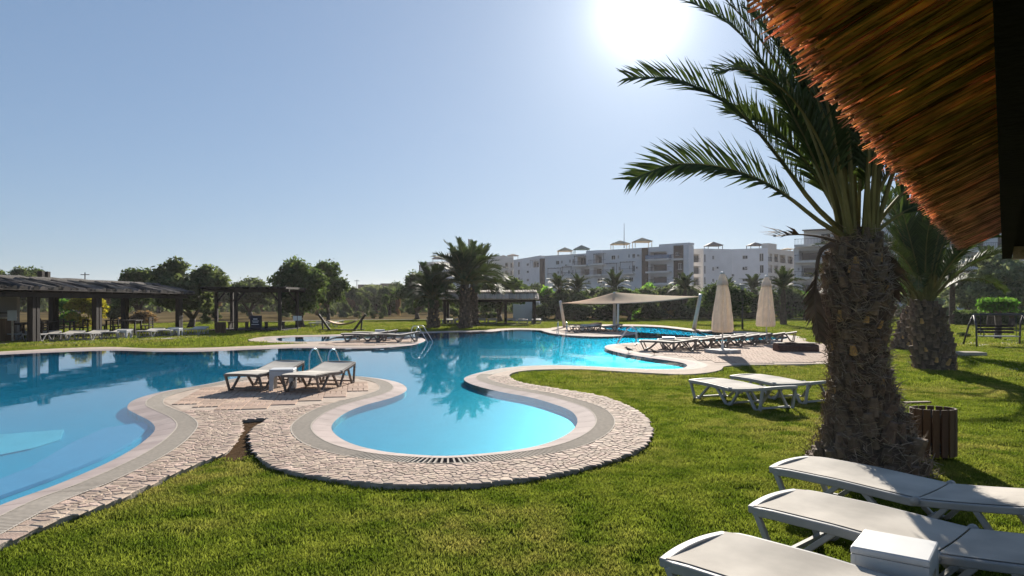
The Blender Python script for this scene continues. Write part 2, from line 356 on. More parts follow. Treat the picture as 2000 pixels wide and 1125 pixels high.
# ------------------------------------------------------------------ the pool's outline, traced on the ground plane
W_PX = [(-700, 1290), (-250, 1095), (0, 980), (99, 945), (198, 904), (248, 879), (285, 854), (303, 834), (293, 819), (266, 805), (249, 794), (264, 777), (322, 761), (372, 753), (417, 745),
        (470, 735), (540, 728), (610, 727), (680, 731), (727, 735), (770, 742), (792, 752), (792, 762), (765, 774), (713, 788), (679, 801), (656, 817), (647, 830), (653, 842),
        (673, 856), (707, 868), (755, 877.5), (812, 883), (880, 885.5), (930, 882), (985, 876.5), (1035, 869), (1077, 857.5), (1112, 840.5), (1127, 824), (1125, 809), (1111, 797), (1080, 785.5), (1035, 773),
        (980, 763), (941, 754), (914, 745), (906, 737), (921, 729.5), (964, 719.6), (1000, 714.5), (1049, 712), (1092, 711.5), (1163, 714), (1234, 717.6), (1291, 719), (1328, 717.5), (1342, 712), (1331, 706.5),
        (1304, 702), (1260, 696), (1219, 689), (1191, 682.5), (1181, 677), (1190, 672), (1225, 669), (1330, 667), (1450, 664.5), (1525, 661.5), (1538, 657.5), (1515, 654), (1475, 651), (1400, 647.5), (1350, 644.5), (1315, 640.5), (1285, 637.5), (1250, 636),
        (1205, 635.7), (1180, 636.5), (1176, 639), (1190, 642), (1215, 645), (1238, 647.5), (1243, 650.5), (1225, 654), (1175, 656), (1125, 654.5), (1087, 651.5), (1066, 647.5), (1048, 643.6), (1010, 642.8), (985, 644), (965, 646.3),
        (930, 647), (887, 647.8), (840, 649.3), (775, 651), (700, 653.5), (640, 655.8), (575, 657), (545, 659), (540, 662.3), (555, 665.5), (600, 666.5), (650, 665), (700, 661.5), (760, 657.8), (808, 657), (829, 661), (826, 667), (795, 674),
        (720, 678.5), (650, 678.7), (590, 678), (500, 680.5), (392, 685), (300, 685), (207, 683), (100, 686.5), (0, 691), (-250, 706), (-700, 740)]
W = resample(smooth_poly([g2(*p) for p in W_PX], .15), .15)
if area(W) < 0: W = W[::-1]
W_LIP, W_GUT = offset(W, .26), offset(W, .54)
# paving outline (stone bands, terraces); the water is cut out of it
PAV_PX = [(-700, 1420), (-250, 1180), (0, 1063), (99, 1019.5), (223, 978), (330, 928), (413, 893.5), (440, 882), (458, 862), (468, 846), (472, 834), (468, 820), (495, 817.5), (526, 815.5), (504, 830), (491, 842), (489, 856), (496, 876), (511, 896), (536, 910), (576, 921.5), (627, 930), (684, 938.5), (741, 944),
          (827, 946.7), (907, 945), (992, 937), (1077, 926), (1149, 910), (1205, 893), (1247, 876), (1270, 852), (1271, 833), (1259, 813), (1228, 793.5), (1177, 774), (1120, 763.7), (1063, 755), (1020, 747.5), (998, 739), (996, 731), (1015, 725), (1049, 722), (1134, 721), (1205, 724.8), (1277, 728.7),
          (1330, 731), (1370, 729), (1405, 723), (1418, 714.5), (1440, 712.8), (1530, 711.5), (1620, 710), (1690, 708), (1705, 690), (1690, 674), (1620, 672.5), (1580, 668), (1573, 661), (1545, 654.5), (1480, 648.5), (1400, 645), (1352, 641.8), (1318, 638), (1285, 635.2), (1250, 633.8), (1200, 633.3), (1150, 634),
          (1092, 637.5), (1060, 641.4), (1010, 640.6), (970, 642), (940, 645.2), (887, 646), (840, 647.3), (775, 649), (700, 651.5), (640, 653.6), (575, 654.8), (525, 657), (490, 661.5), (486, 664.5), (505, 667.7), (560, 669.3), (602, 669.8), (560, 672.2), (500, 675), (400, 679), (300, 680.3), (212, 677.6), (125, 680), (0, 686.5), (-250, 699), (-700, 728)]
PAV = smooth_poly([g2(*p) for p in PAV_PX], .2)
xl = PAV[:, 0].min() - 2
def inpav(c): return inside(c, PAV)
LAWN = np.array([g2(*p) for p in [(-900, 676), (-300, 662), (0, 648), (162, 640), (250, 633), (362, 630), (550, 626), (700, 623), (850, 622), (1060, 623), (1200, 621), (1300, 620), (1400, 617), (1560, 616), (1760, 613), (2000, 614), (2500, 618)]] + [(95., 20.), (60., -25.), (-60., -25.), (-70., 20.)])
# ------------------------------------------------------------------ ground, lawn, paving, pool
BIG = np.array([(-1200., -150.), (1200., -150.), (1200., 1500.), (-1200., 1500.)])
def ring_keep(outer, hole): return lambda c: inside(c, outer) & ~inside(c, hole)
WB = offset(W, .4)
tag(sheet('ground', [BIG, WB], ring_keep(BIG, WB), -.11, 'field'), kind='structure')
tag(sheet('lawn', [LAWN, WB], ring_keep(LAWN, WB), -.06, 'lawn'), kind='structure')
paving = sheet('paving', [PAV, W_GUT], lambda c: inside(c, PAV) & ~inside(c, W_GUT), 0.0, 'mortar'); tag(paving, kind='structure')
mb = MB(); skirt(mb, PAV, -.2, -.0005); mb.build('paving_edge', 'gutter_band', paving)
# basin: floor, walls, ledge
basin = sheet('pool_basin', [W], lambda c: inside(c, W), -.135, 'basin'); tag(basin, kind='structure')
mb = MB(); skirt(mb, W, -.135, -.03); mb.build('pool_wall', 'basin', basin)
n = len(W)
def band(P, Q, zp, zq, sel=None):
    b = MB(); idx = [i for i in range(n) if sel is None or sel(i)]
    for i in idx:
        j = (i + 1) % n; b.add([(*P[i], zp), (*P[j], zp), (*Q[j], zq), (*Q[i], zq)], [(0, 3, 2, 1)])
    return b
NEAR = np.array([W[i][1] < 17 for i in range(n)])
# shallow entry ledge and step in the near left bay
st = [g2(*p, -.2) for p in [(-700, 1290), (-250, 1095), (0, 990), (99, 953), (198, 911), (255, 880), (287, 853), (290, 836), (255, 842), (205, 850), (140, 880), (60, 930), (0, 955), (-250, 1050), (-700, 1200)]]
mb = MB(); mb.prism(st, -.13, -.095); mb.build('entry_ledge', 'ledge', basin)
st = [g2(*p, -.3) for p in [(-300, 900), (125, 864), (118, 885), (60, 905), (-300, 985)]]
mb = MB(); mb.prism(st, -.13, -.115); mb.build('entry_step', 'step', basin)
# water body: closed volume
V, Fq = fill([W], lambda c: inside(c, W), -.025)
wb = MB(); wb.add(V.tolist(), Fq.tolist()); wb.add((V * [1, 1, 0] + [0, 0, -.19]).tolist(), [f[::-1] for f in Fq.tolist()]); skirt(wb, offset(W, .0), -.19, -.025)
tag(wb.build('water', 'water'), kind='structure')
# pale tile lip: single coping tiles near the camera, one continuous rim beyond
coping = band(W, W_LIP, -.028, .004, lambda i: not NEAR[i]).build('pool_coping', 'lip'); tag(coping, kind='structure')
mb = band(offset(W, -.0), offset(W, .015), -.07, -.028); mb.build('rim_edge', 'lip', coping)
i = 0; tiles = 0
while i < n:
    j = min(i + 3, n)
    if NEAR[i] and W[i][1] > 2.5 and abs(W[i][0]) < W[i][1] * .85 + 1.5:
        idx = [k % n for k in range(i, j + 1)]; b = MB()
        ins = [W[k] for k in idx]; outs = [W_LIP[k] for k in idx]
        g = .004
        for a, c2 in ((ins, 0), (outs, 0)):
            d0 = (a[1] - a[0]) / np.linalg.norm(a[1] - a[0]) * g; a[0] = a[0] + d0; d1 = (a[-2] - a[-1]) / np.linalg.norm(a[-2] - a[-1]) * g; a[-1] = a[-1] + d1
        m_ = len(idx)
        b.add([(*p, -.028) for p in ins] + [(*p, .006) for p in outs] + [(*p, -.12) for p in ins] + [(*p, -.12) for p in outs],
              [(k, m_ + k, m_ + k + 1, k + 1) for k in range(m_ - 1)] + [(2 * m_ + k, k, k + 1, 2 * m_ + k + 1) for k in range(m_ - 1)] + [(m_ + k, 3 * m_ + k, 3 * m_ + k + 1, m_ + k + 1) for k in range(m_ - 1)] + [(0, 2 * m_, 3 * m_, m_), (m_ - 1, 2 * m_ - 1, 4 * m_ - 1, 3 * m_ - 1)])
        o = b.build('coping_tile', 'lip', coping); tiles += 1
    i = j
mb = band(offset(W, .02), offset(W, .27), -.035, -.012, lambda i: NEAR[i]); mb.build('coping_bed', 'gutter_band', coping)
# overflow gutter with slatted grate
gut = band(W_LIP, W_GUT, -.05, -.05, lambda i: NEAR[i]).build('overflow_gutter', 'gutter'); tag(gut, kind='structure')
band(W_LIP, W_GUT, .002, .002, lambda i: not NEAR[i]).build('gutter_cover', 'gutter_band', gut)
PL, PG = resample(W, .038), None
PLa, PGa = offset(PL, .265), offset(PL, .535)
gm = MB(); gm2 = MB()
for i in range(len(PL)):
    if PL[i][1] < 17 and PL[i][1] > 2.5 and abs(PL[i][0]) < PL[i][1] * .85 + 1.5:
        a, b = PLa[i], PGa[i]; gm.beam((a[0], a[1], -.004), (b[0], b[1], -.004), .020, .02)
tag(gm.build('grate_slat', 'grate', gut), kind='stuff')
for off_ in (.27, .53):
    a = offset(W, off_ - .008); b = offset(W, off_ + .008); k = band(a, b, .009, .009, lambda i: NEAR[i]); gm2.add(k.v, k.f)
gm2.build('grate_edge', 'grate', gut)
# soil in the notch between the two stone bands
SOIL = [g2(*p) for p in [(425, 896), (440, 878), (466, 852), (470, 820), (523, 815), (489, 843), (486, 858), (498, 885), (470, 890)]]
mb = MB(); mb.prism(SOIL, -.1, -.045); tag(mb.build('bare_soil', 'soil'), kind='structure')

# terraces with basket-weave pavers
T_PX = [[(316, 784), (355, 802), (500, 804.5), (542, 801.5), (600, 793), (656, 784), (705, 775), (745, 764), (757, 755), (745, 747), (710, 742), (640, 737), (560, 738), (470, 745), (400, 756), (345, 769)],
        [(1196, 677), (1225, 684), (1300, 695), (1350, 703), (1400, 712), (1610, 709), (1688, 706), (1700, 690), (1685, 675.5), (1560, 668), (1450, 668.5), (1330, 671), (1225, 672.5)],
        [(606, 670.5), (660, 668), (710, 664.5), (765, 661), (805, 660.5), (820, 663), (816, 667), (788, 672.5), (715, 675.8), (640, 675.3)],
        [(1078, 648), (1100, 644), (1150, 643), (1195, 645.5), (1228, 648.5), (1230, 650.6), (1215, 652.4), (1170, 653.8), (1125, 652.5), (1092, 650.2)]]
TERR = [np.array([g2(*p) for p in t]) for t in T_PX]
def clip_poly(poly, clip):
    """Sutherland-Hodgman against convex ccw clip"""
    out = [tuple(p) for p in poly]; m_ = len(clip)
    for i in range(m_):
        a, b = clip[i], clip[(i + 1) % m_]; inp = out; out = []
        if not inp: break
        s_ = lambda p: (b[0] - a[0]) * (p[1] - a[1]) - (b[1] - a[1]) * (p[0] - a[0])
        for k in range(len(inp)):
            p, q = inp[k - 1], inp[k]; sp, sq = s_(p), s_(q)
            if sq >= 0:
                if sp < 0: t = sp / (sp - sq); out.append((p[0] + t * (q[0] - p[0]), p[1] + t * (q[1] - p[1])))
                out.append(q)
            elif sp >= 0: t = sp / (sp - sq); out.append((p[0] + t * (q[0] - p[0]), p[1] + t * (q[1] - p[1])))
    return out
def paver_mesh(horizontal, s):
    b = MB(); k = 4; g = .010; w = s / k
    for i in range(k):
        a0, a1 = -s / 2 + i * w + g / 2, -s / 2 + (i + 1) * w - g / 2
        x0, x1, y0, y1 = (-s / 2 + g / 2, s / 2 - g / 2, a0, a1) if horizontal else (a0, a1, -s / 2 + g / 2, s / 2 - g / 2)
        b.add([(x0, y0, 0), (x1, y0, 0), (x1, y1, 0), (x0, y1, 0), (x0 + .004, y0 + .004, .014), (x1 - .004, y0 + .004, .014), (x1 - .004, y1 - .004, .014), (x0 + .004, y1 - .004, .014)], [(4, 5, 6, 7), (0, 1, 5, 4), (1, 2, 6, 5), (2, 3, 7, 6), (3, 0, 4, 7)])
    me = bpy.data.meshes.new('paver'); me.from_pydata(b.v, [], b.f); me.update(); me.materials.append(M['paver']); return me, b
SZ = .40
pm = [paver_mesh(True, SZ), paver_mesh(False, SZ)]
tnames = ['lounger_terrace', 'parasol_terrace', 'island_terrace', 'sail_terrace']
for ti, T in enumerate(TERR):
    base = sheet(tnames[ti], [T], lambda c: inside(c, T) & ~inside(c, W_GUT), .004, 'mortar'); tag(base, kind='structure')
    ang = [R(12), R(-8), R(5), R(0)][ti]; ca, sa = math.cos(ang), math.sin(ang); c0 = T.mean(0); rest = MB(); cells = []
    for a in range(-40, 41):
        for b in range(-40, 41):
            p = c0 + np.array((ca * a * SZ - sa * b * SZ, sa * a * SZ + ca * b * SZ)); cells.append((p, (a + b) % 2))
    ok = np.ones(len(cells), bool)
    for dx, dy in ((-.5, -.5), (.5, -.5), (.5, .5), (-.5, .5)):
        q = np.array([c[0] for c in cells]) + np.array((ca * dx - sa * dy, sa * dx + ca * dy)) * SZ
        ok &= inside(q, T) & ~inside(q, W_GUT)
    cells = sorted([c for c, k in zip(cells, ok) if k], key=lambda c: c[0][1])
    for q, (p, k) in enumerate(cells):
        if q < (300 if ti < 2 else 0):
            o = link('paver', pm[k][0], None, base); o.location = (p[0], p[1], .004); o.rotation_euler = (0, 0, ang)
        else:
            rest.add([(p[0] + ca * x - sa * y, p[1] + sa * x + ca * y, z + .004) for x, y, z in pm[k][1].v], pm[k][1].f)
    if rest.v: tag(rest.build('paver_field', 'paver', base), kind='stuff')
# irregular paving stones set in the mortar
def in_any_terr(c):
    r = np.zeros(len(c), bool)
    for T in TERR: r |= inside(c, T)
    return r
pts = []
cand = np.c_[rng.uniform(-12, 6, 150000), rng.uniform(4, 16.5, 150000)]
cand = cand[(np.abs(cand[:, 0]) < cand[:, 1] * .74 + .3)]
cand = cand[inside(cand, PAV) & ~inside(cand, offset(W, .60)) & ~in_any_terr(cand)]
PAVd = resample(PAV, .04); PAVd = PAVd[(PAVd[:, 1] < 17.5) & (np.abs(PAVd[:, 0]) < 14)]
cand = np.vstack([q[np.min(((q[:, None] - PAVd[None]) ** 2).sum(2), 1) > .055 ** 2] for q in np.array_split(cand, 60)])
grid = {}
for p in cand:
    d = .053 + .016 * math.sin(p[0] * 7.3) * math.cos(p[1] * 5.1); kx, ky = int(p[0] / .1), int(p[1] / .1); good = True
    for a in range(kx - 2, kx + 3):
        for b in range(ky - 2, ky + 3):
            for q in grid.get((a, b), ()):
                if (q[0] - p[0]) ** 2 + (q[1] - p[1]) ** 2 < d * d: good = False; break
            if not good: break
        if not good: break
    if good: grid.setdefault((kx, ky), []).append((p[0], p[1])); pts.append((p[0], p[1]))
pts.sort(key=lambda p: p[1] + abs(p[0]) * .1)
stone_rest = MB(); ns = 0
for (x, y) in pts:
    kx, ky = int(x / .1), int(y / .1)
    cell = [(x - .09, y - .09), (x + .09, y - .09), (x + .09, y + .09), (x - .09, y + .09)]
    for a in range(kx - 2, kx + 3):
        for b in range(ky - 2, ky + 3):
            for q in grid.get((a, b), ()):
                if q == (x, y): continue
                dx, dy = q[0] - x, q[1] - y; L_ = math.hypot(dx, dy)
                if L_ > .2: continue
                hx, hy = x + dx * (.5 - .003 / L_), y + dy * (.5 - .003 / L_)
                out = []
                for k in range(len(cell)):
                    p, r = cell[k - 1], cell[k]; sp = (p[0] - hx) * dx + (p[1] - hy) * dy; sr = (r[0] - hx) * dx + (r[1] - hy) * dy
                    if sr <= 0:
                        if sp > 0: t = sp / (sp - sr); out.append((p[0] + t * (r[0] - p[0]), p[1] + t * (r[1] - p[1])))
                        out.append(r)
                    elif sp <= 0: t = sp / (sp - sr); out.append((p[0] + t * (r[0] - p[0]), p[1] + t * (r[1] - p[1])))
                cell = out
                if len(cell) < 3: break
            if len(cell) < 3: break
        if len(cell) < 3: break
    if len(cell) < 3: continue
    h_ = random.uniform(.003, .008)
    if ns < 300:
        b = MB(); b.prism([(p[0] - x, p[1] - y) for p in cell], -.004, h_, .2); o = b.build('paving_stone', 'stone', paving); o.location = (x, y, 0); ns += 1
    else: stone_rest.prism(cell, -.004, h_, .2)
tag(stone_rest.build('paving_stones', 'stone', paving), kind='stuff')
# footpaths
def strip(name, pxs, w, m, z=-.045):
    P = smooth_poly([g2(*p) for p in pxs], .8, False); T = np.gradient(P, axis=0); T /= np.linalg.norm(T, axis=1)[:, None]; Nn = np.c_[-T[:, 1], T[:, 0]] * w / 2
    b = MB(); k = len(P); b.add([(*(p + q), z) for p, q in zip(P, Nn)] + [(*(p - q), z) for p, q in zip(P, Nn)], [(i, k + i, k + i + 1, i + 1) for i in range(k - 1)])
    return tag(b.build(name, m), kind='structure')
strip('garden_path', [(-200, 660), (0, 649), (162, 641), (250, 634), (362, 630.5), (550, 626.5), (700, 623.5), (860, 622.5)], .9, 'path')
strip('lawn_path', [(1640, 692), (1745, 702), (1850, 709), (2000, 718), (2200, 730)], .5, 'path')
strip('poolside_path', [(1575, 655), (1650, 656), (1745, 661), (1850, 667), (2000, 682), (2200, 700)], .55, 'path', -.043)
strip('back_path', [(1330, 618), (1500, 620.5), (1620, 622), (1745, 628), (2000, 632), (2300, 640)], 1.0, 'path')
mb = MB(); mb.prism([g2(*p) for p in [(1850, 668), (1870, 660.5), (2150, 661), (2300, 690), (2000, 681)]], -.06, -.041); tag(mb.build('side_terrace', 'gutter_band'), kind='structure')
mb = MB(); mb.prism([g2(*p) for p in [(-300, 688), (0, 672), (100, 671), (210, 667.5), (310, 662), (400, 656.5), (425, 656), (330, 650), (200, 651), (0, 655), (-300, 662)]], -.1, -.02); tag(mb.build('pergola_floor', 'gutter_band'), kind='structure')
mb = MB(); mb.prism([g2(*p) for p in [(858, 634.3), (1063, 634.3), (1060, 629), (866, 629)]], -.1, -.02); tag(mb.build('pavilion_floor', 'path'), kind='structure')
# ------------------------------------------------------------------ grass blades
def tuft(seed, nb, rad, h):
    r = np.random.default_rng(seed); V = []; Fq = []
    for i in range(nb):
        a, d = r.uniform(0, 6.283), rad * math.sqrt(r.uniform()); x, y = d * math.cos(a), d * math.sin(a)
        b, w, hh = r.uniform(0, 6.283), r.uniform(.003, .0055), h * r.uniform(.5, 1.15); ln = hh * r.uniform(.2, .9); c = r.uniform(0, 6.283)
        dx, dy = math.cos(b) * w, math.sin(b) * w; ex, ey = math.cos(c) * ln, math.sin(c) * ln
        k = len(V); V += [(x - dx, y - dy, -.005), (x + dx, y + dy, -.005), (x + dx * .7 + ex * .4, y + dy * .7 + ey * .4, hh * .65), (x - dx * .7 + ex * .4, y - dy * .7 + ey * .4, hh * .65), (x + ex, y + ey, hh)]
        Fq += [(k, k + 1, k + 2, k + 3), (k + 3, k + 2, k + 4)]
    me = bpy.data.meshes.new('tuft'); me.from_pydata(V, [], Fq); me.materials.append(M['blade']); return bpy.data.objects.new('tuft', me)
tufts = bpy.data.collections.new('grass_tufts')
for s_ in range(4): tufts.objects.link(tuft(s_, 70, .11, .031))
P_, S_ = [], []
soilP = np.array(SOIL)
for y0, y1, dens, sc0 in ((2.6, 8.5, 150, 1.0), (8.5, 15, 75, 1.15), (15, 28, 26, 1.7), (28, 62, 5, 3.0)):
    A = (y1 - y0) * 2 * (y1 * .78 + 1); k = int(A * dens); q = np.c_[rng.uniform(-1, 1, k) * (y1 * .78 + 1), rng.uniform(y0, y1, k)]
    q = q[np.abs(q[:, 0]) < q[:, 1] * .78 + .8]
    q = q[inside(q, LAWN) & ~inside(q, PAV) & ~inside(q, W) & ~inside(q, soilP)]
    P_.append(q); S_.append(rng.uniform(.75, 1.3, len(q)) * sc0)
P_ = np.vstack(P_); S_ = np.concatenate(S_)
gme = bpy.data.meshes.new('grass'); gme.vertices.add(len(P_)); gme.vertices.foreach_set('co', np.c_[P_, np.full(len(P_), -.058)].astype(np.float32).ravel())
at_ = gme.attributes.new('tuft_scale', 'FLOAT', 'POINT'); at_.data.foreach_set('value', S_.astype(np.float32))
gme.materials.append(M['blade'])
grass = bpy.data.objects.new('grass', gme); C.objects.link(grass); tag(grass, 'short green grass blades covering the lawn round the pool', 'grass', kind='stuff')
ng = bpy.data.node_groups.new('grass_nodes', 'GeometryNodeTree')
ng.interface.new_socket('Geometry', in_out='INPUT', socket_type='NodeSocketGeometry'); ng.interface.new_socket('Geometry', in_out='OUTPUT', socket_type='NodeSocketGeometry')
gi, go = ng.nodes.new('NodeGroupInput'), ng.nodes.new('NodeGroupOutput')
ci = ng.nodes.new('GeometryNodeCollectionInfo'); ci.inputs['Collection'].default_value = tufts; ci.inputs['Separate Children'].default_value = True; ci.inputs['Reset Children'].default_value = True
ip = ng.nodes.new('GeometryNodeInstanceOnPoints'); ip.inputs['Pick Instance'].default_value = True
rv = ng.nodes.new('FunctionNodeRandomValue'); rv.data_type = 'FLOAT_VECTOR'; rv.inputs[1].default_value = (0, 0, 6.283)
na = ng.nodes.new('GeometryNodeInputNamedAttribute'); na.data_type = 'FLOAT'; na.inputs['Name'].default_value = 'tuft_scale'
ng.links.new(gi.outputs[0], ip.inputs['Points']); ng.links.new(ci.outputs[0], ip.inputs['Instance']); ng.links.new(rv.outputs[0], ip.inputs['Rotation']); ng.links.new(na.outputs[0], ip.inputs['Scale']); ng.links.new(ip.outputs[0], go.inputs[0])
gmod = grass.modifiers.new('grass', 'NODES'); gmod.node_group = ng
grass_edge = None

# ------------------------------------------------------------------ plants
def crown_mesh(seed, nl, blobs, leaf, flat=.0, aspect=2.0):
    """leaf faces spread through a cluster of blobs; unit crown about 1 wide, z from 0 to 1"""
    r = np.random.default_rng(seed); B = []
    for i in range(blobs):
        a = r.uniform(0, 6.283); d = .34 * math.sqrt(r.uniform()); z = r.uniform(.16, .80); k = 1 - .6 * abs(z - .42) / .5
        B.append((d * math.cos(a) * k * 1.1, d * math.sin(a) * k * 1.1, z, r.uniform(.14, .24)))
    B = np.array(B); w = B[:, 3] ** 2; bi = r.choice(blobs, nl, p=w / w.sum())
    D = r.normal(size=(nl, 3)); D /= np.linalg.norm(D, axis=1)[:, None]; D[:, 2] = np.where(D[:, 2] < -.35, D[:, 2] * -.6, D[:, 2])
    rad = B[bi, 3] * (.40 + .66 * r.uniform(size=nl) ** .6); rad *= np.where(r.uniform(size=nl) < .06, 1.25, 1)
    P = B[bi, :3] + D * rad[:, None] * np.array([1, 1, 1.05]); P[:, 2] = np.maximum(P[:, 2], flat)
    nrm = D + r.normal(size=(nl, 3)) * .8; nrm /= np.linalg.norm(nrm, axis=1)[:, None]
    t = np.cross(nrm, r.normal(size=(nl, 3))); t /= np.linalg.norm(t, axis=1)[:, None]; b = np.cross(nrm, t)
    s = leaf * r.uniform(.6, 1.4, nl)[:, None]
    V = np.stack([P - t * s * aspect / 2, P - b * s / 2 + t * s * .1, P + t * s * aspect / 2, P + b * s / 2 + t * s * .1], 1).reshape(-1, 3)
    return raw_mesh('crown', V, np.arange(nl * 4).reshape(-1, 4)), B
def trunk_mesh(seed, B, h0=-.55, r0=.055, n_limb=5):
    r = random.Random(seed); m_ = MB(); fork = Vector((r.uniform(-.04, .04), r.uniform(-.04, .04), h0 * .35))
    m_.tube([(0, 0, h0 - .03), (fork.x * .3, fork.y * .3, h0 * .8), (fork.x * .7, fork.y * .7, h0 * .6), fork], [r0 * 1.35, r0, r0 * .85, r0 * .8], 8)
    for k in range(min(n_limb, len(B))):
        e = Vector(B[k][:3]); md = fork.lerp(e, .5) + Vector((r.uniform(-.06, .06), r.uniform(-.06, .06), .04)); m_.tube([fork - Vector((0, 0, .03)), fork.lerp(md, .5), md, e], [r0 * .6, r0 * .5, r0 * .36, r0 * .12], 6)
    me = bpy.data.meshes.new('trunk'); me.from_pydata([tuple(v) for v in m_.v], [], m_.f); me.materials.append(M['bark']); me.polygons.foreach_set('use_smooth', [True] * len(me.polygons)); return me
PROTO = []
for s_ in range(7):
    cm_, B_ = crown_mesh(40 + s_, 9500, [20, 24, 18, 26, 22, 19, 28][s_], .036); cm_.materials.append(None); PROTO.append((cm_, trunk_mesh(s_, B_)))
BUSH = []
for s_ in range(4):
    cm_, B_ = crown_mesh(80 + s_, 2600, 12, .05); cm_.materials.append(None); BUSH.append(cm_)
def setmat(o, m): o.material_slots[0].link = 'OBJECT'; o.material_slots[0].material = M[m]
def tree(px, by, top, wpx, leafmat, v, label, crown_bottom=None, group='trees round the lawn', name='tree', Y=None, zg=-.08):
    """px, by: trunk foot in the photo; top: y of the crown's top; wpx: crown width; crown_bottom: y of its lower edge"""
    Y = Y or F * (EYE - zg) / (by - HOR); x = (px - 1000) / F * Y; w = wpx / F * Y
    zt = EYE - (top - HOR) / F * Y; zb = EYE - ((crown_bottom or by - 14) - HOR) / F * Y; zb = max(zb, .25)
    t = thing(name, label, 'tree', (x, Y, zg), random.uniform(0, 6.28), group)
    c = link('crown', PROTO[v][0], None, t); setmat(c, leafmat); c.location = (0, 0, zb - zg - .08 * (zt - zb)); c.scale = (w * 1.12, w * 1.12, (zt - zb) * 1.1)
    k = link('trunk', PROTO[v][1], None, t); hz = (zb - zg); k.location = (0, 0, hz); k.scale = (w * .9, w * .9, max(.4, hz / .56))
    return t
def bush(px, by, top, wpx, leafmat, v, label, group='garden shrubs', name='bush', Y=None, zg=-.08, cat='bush'):
    Y = Y or F * (EYE - zg) / (by - HOR); w = wpx / F * Y; zt = EYE - (top - HOR) / F * Y
    o = link(name, BUSH[v], None); setmat(o, leafmat); tag(o, label, cat, group); h = zt - zg
    o.location = ((px - 1000) / F * Y, Y, zg - .12 * h); o.scale = (w * 1.15, w * 1.0, h * 1.15); o.rotation_euler = (0, 0, random.uniform(0, 6.28)); return o
def clipped(poly, z0, z1, leaf, dens, leafmat, name, parent=None, seed=1):
    """clipped hedge: leaf faces over the faces of a prism with an inner dark body"""
    r = np.random.default_rng(seed); P = np.array(poly); V = []; n_ = len(P); L_ = np.linalg.norm(np.roll(P, -1, 0) - P, axis=1)
    k = int(L_.sum() * (z1 - z0) * dens); e = r.choice(n_, k, p=L_ / L_.sum()); t = r.uniform(size=k)
    side = np.c_[P[e] * (1 - t)[:, None] + np.roll(P, -1, 0)[e] * t[:, None], r.uniform(z0, z1, k)]
    lo, hi = P.min(0), P.max(0); q = np.c_[r.uniform(lo[0], hi[0], 40000), r.uniform(lo[1], hi[1], 40000)]; q = q[inside(q, P)]; ka = min(len(q), int(abs(area(P)) * dens))
    top = np.c_[q[:ka], np.full(ka, z1)]; A = np.vstack([side, top]); nl = len(A); A += r.normal(size=A.shape) * leaf * .7
    nrm = r.normal(size=(nl, 3)); nrm /= np.linalg.norm(nrm, axis=1)[:, None]; tt = np.cross(nrm, r.normal(size=(nl, 3))); tt /= np.linalg.norm(tt, axis=1)[:, None]; b = np.cross(nrm, tt); s = leaf * r.uniform(.6, 1.4, nl)[:, None]
    Vv = np.stack([A - tt * s, A - b * s * .5, A + tt * s, A + b * s * .5], 1).reshape(-1, 3)
    c = P.mean(0); me = raw_mesh(name, Vv - np.array((c[0], c[1], 0)), np.arange(nl * 4).reshape(-1, 4)); o = link(name, me, leafmat, parent); o.location = (c[0], c[1], 0)
    return o, c
# palms
def frond_mesh(pts, nl, leaflen, width, seed, roll=0.0, r0=.03, bare=.22, lmat='leaflet', tw=.75):
    r = random.Random(seed); P = smooth_poly([tuple(p) for p in pts], .05, False); P = [Vector(p) for p in P]
    d = [0]
    for a, b in zip(P, P[1:]): d.append(d[-1] + (b - a).length)
    Lt = d[-1]
    def at(t):
        s = t * Lt
        for k in range(len(d) - 1):
            if d[k + 1] >= s: return P[k].lerp(P[k + 1], (s - d[k]) / max(1e-6, d[k + 1] - d[k])), (P[k + 1] - P[k]).normalized()
        return P[-1], (P[-1] - P[-2]).normalized()
    m_ = MB(); S5 = [at(k / 14)[0] for k in range(15)]; m_.tube(S5, [r0 * (1 - .85 * (k / 14) ** .7) for k in range(15)], 5); nr = len(m_.f)
    for i in range(nl):
        t = bare + (1 - bare) * (i + .5) / nl; p, T = at(t); side = T.cross(Vector((0, 0, 1)))
        if side.length < .05: side = Vector((0, 1, 0))
        side.normalize(); up = side.cross(T).normalized(); side, up = side * math.cos(roll) + up * math.sin(roll), up * math.cos(roll) - side * math.sin(roll)
        ll = leaflen * (1 - .62 * ((t - .45) / .55) ** 2 if t > .45 else .55 + .45 * (t - bare) / max(.01, .45 - bare))
        for sg in (-1, 1):
            l = ll * r.uniform(.8, 1.12); dr = (T * (tw + .35 * t) + side * sg * r.uniform(.6, .85) + up * r.uniform(.15, .55) + Vector((r.uniform(-.1, .1), r.uniform(-.1, .1), r.uniform(-.1, .1)))).normalized()
            wv = dr.cross(up); wv = (wv.normalized() if wv.length > .01 else side) * width * r.uniform(.8, 1.2)
            mid = p + dr * l * .45; tip = p + dr * l + Vector((0, 0, -.10 * l))
            m_.add([p - wv * .35, p + wv * .35, mid + wv * .5, mid - wv * .5, tip], [(0, 1, 2, 3), (3, 2, 4)])
    me = bpy.data.meshes.new('frond'); me.from_pydata([tuple(v) for v in m_.v], [], m_.f); me.materials.append(M['rachis'] if lmat == 'leaflet' else M[lmat]); me.materials.append(M[lmat])
    me.polygons.foreach_set('material_index', [0] * nr + [1] * (len(m_.f) - nr)); me.update(); return me
def arc(L_, e0, e1, n_=10, p=1.4):
    pts = [Vector((0, 0, 0))]
    for k in range(n_):
        e = e0 + (e1 - e0) * ((k + .5) / n_) ** p; pts.append(pts[-1] + Vector((math.cos(e), 0, math.sin(e))) * L_ / n_)
    return pts
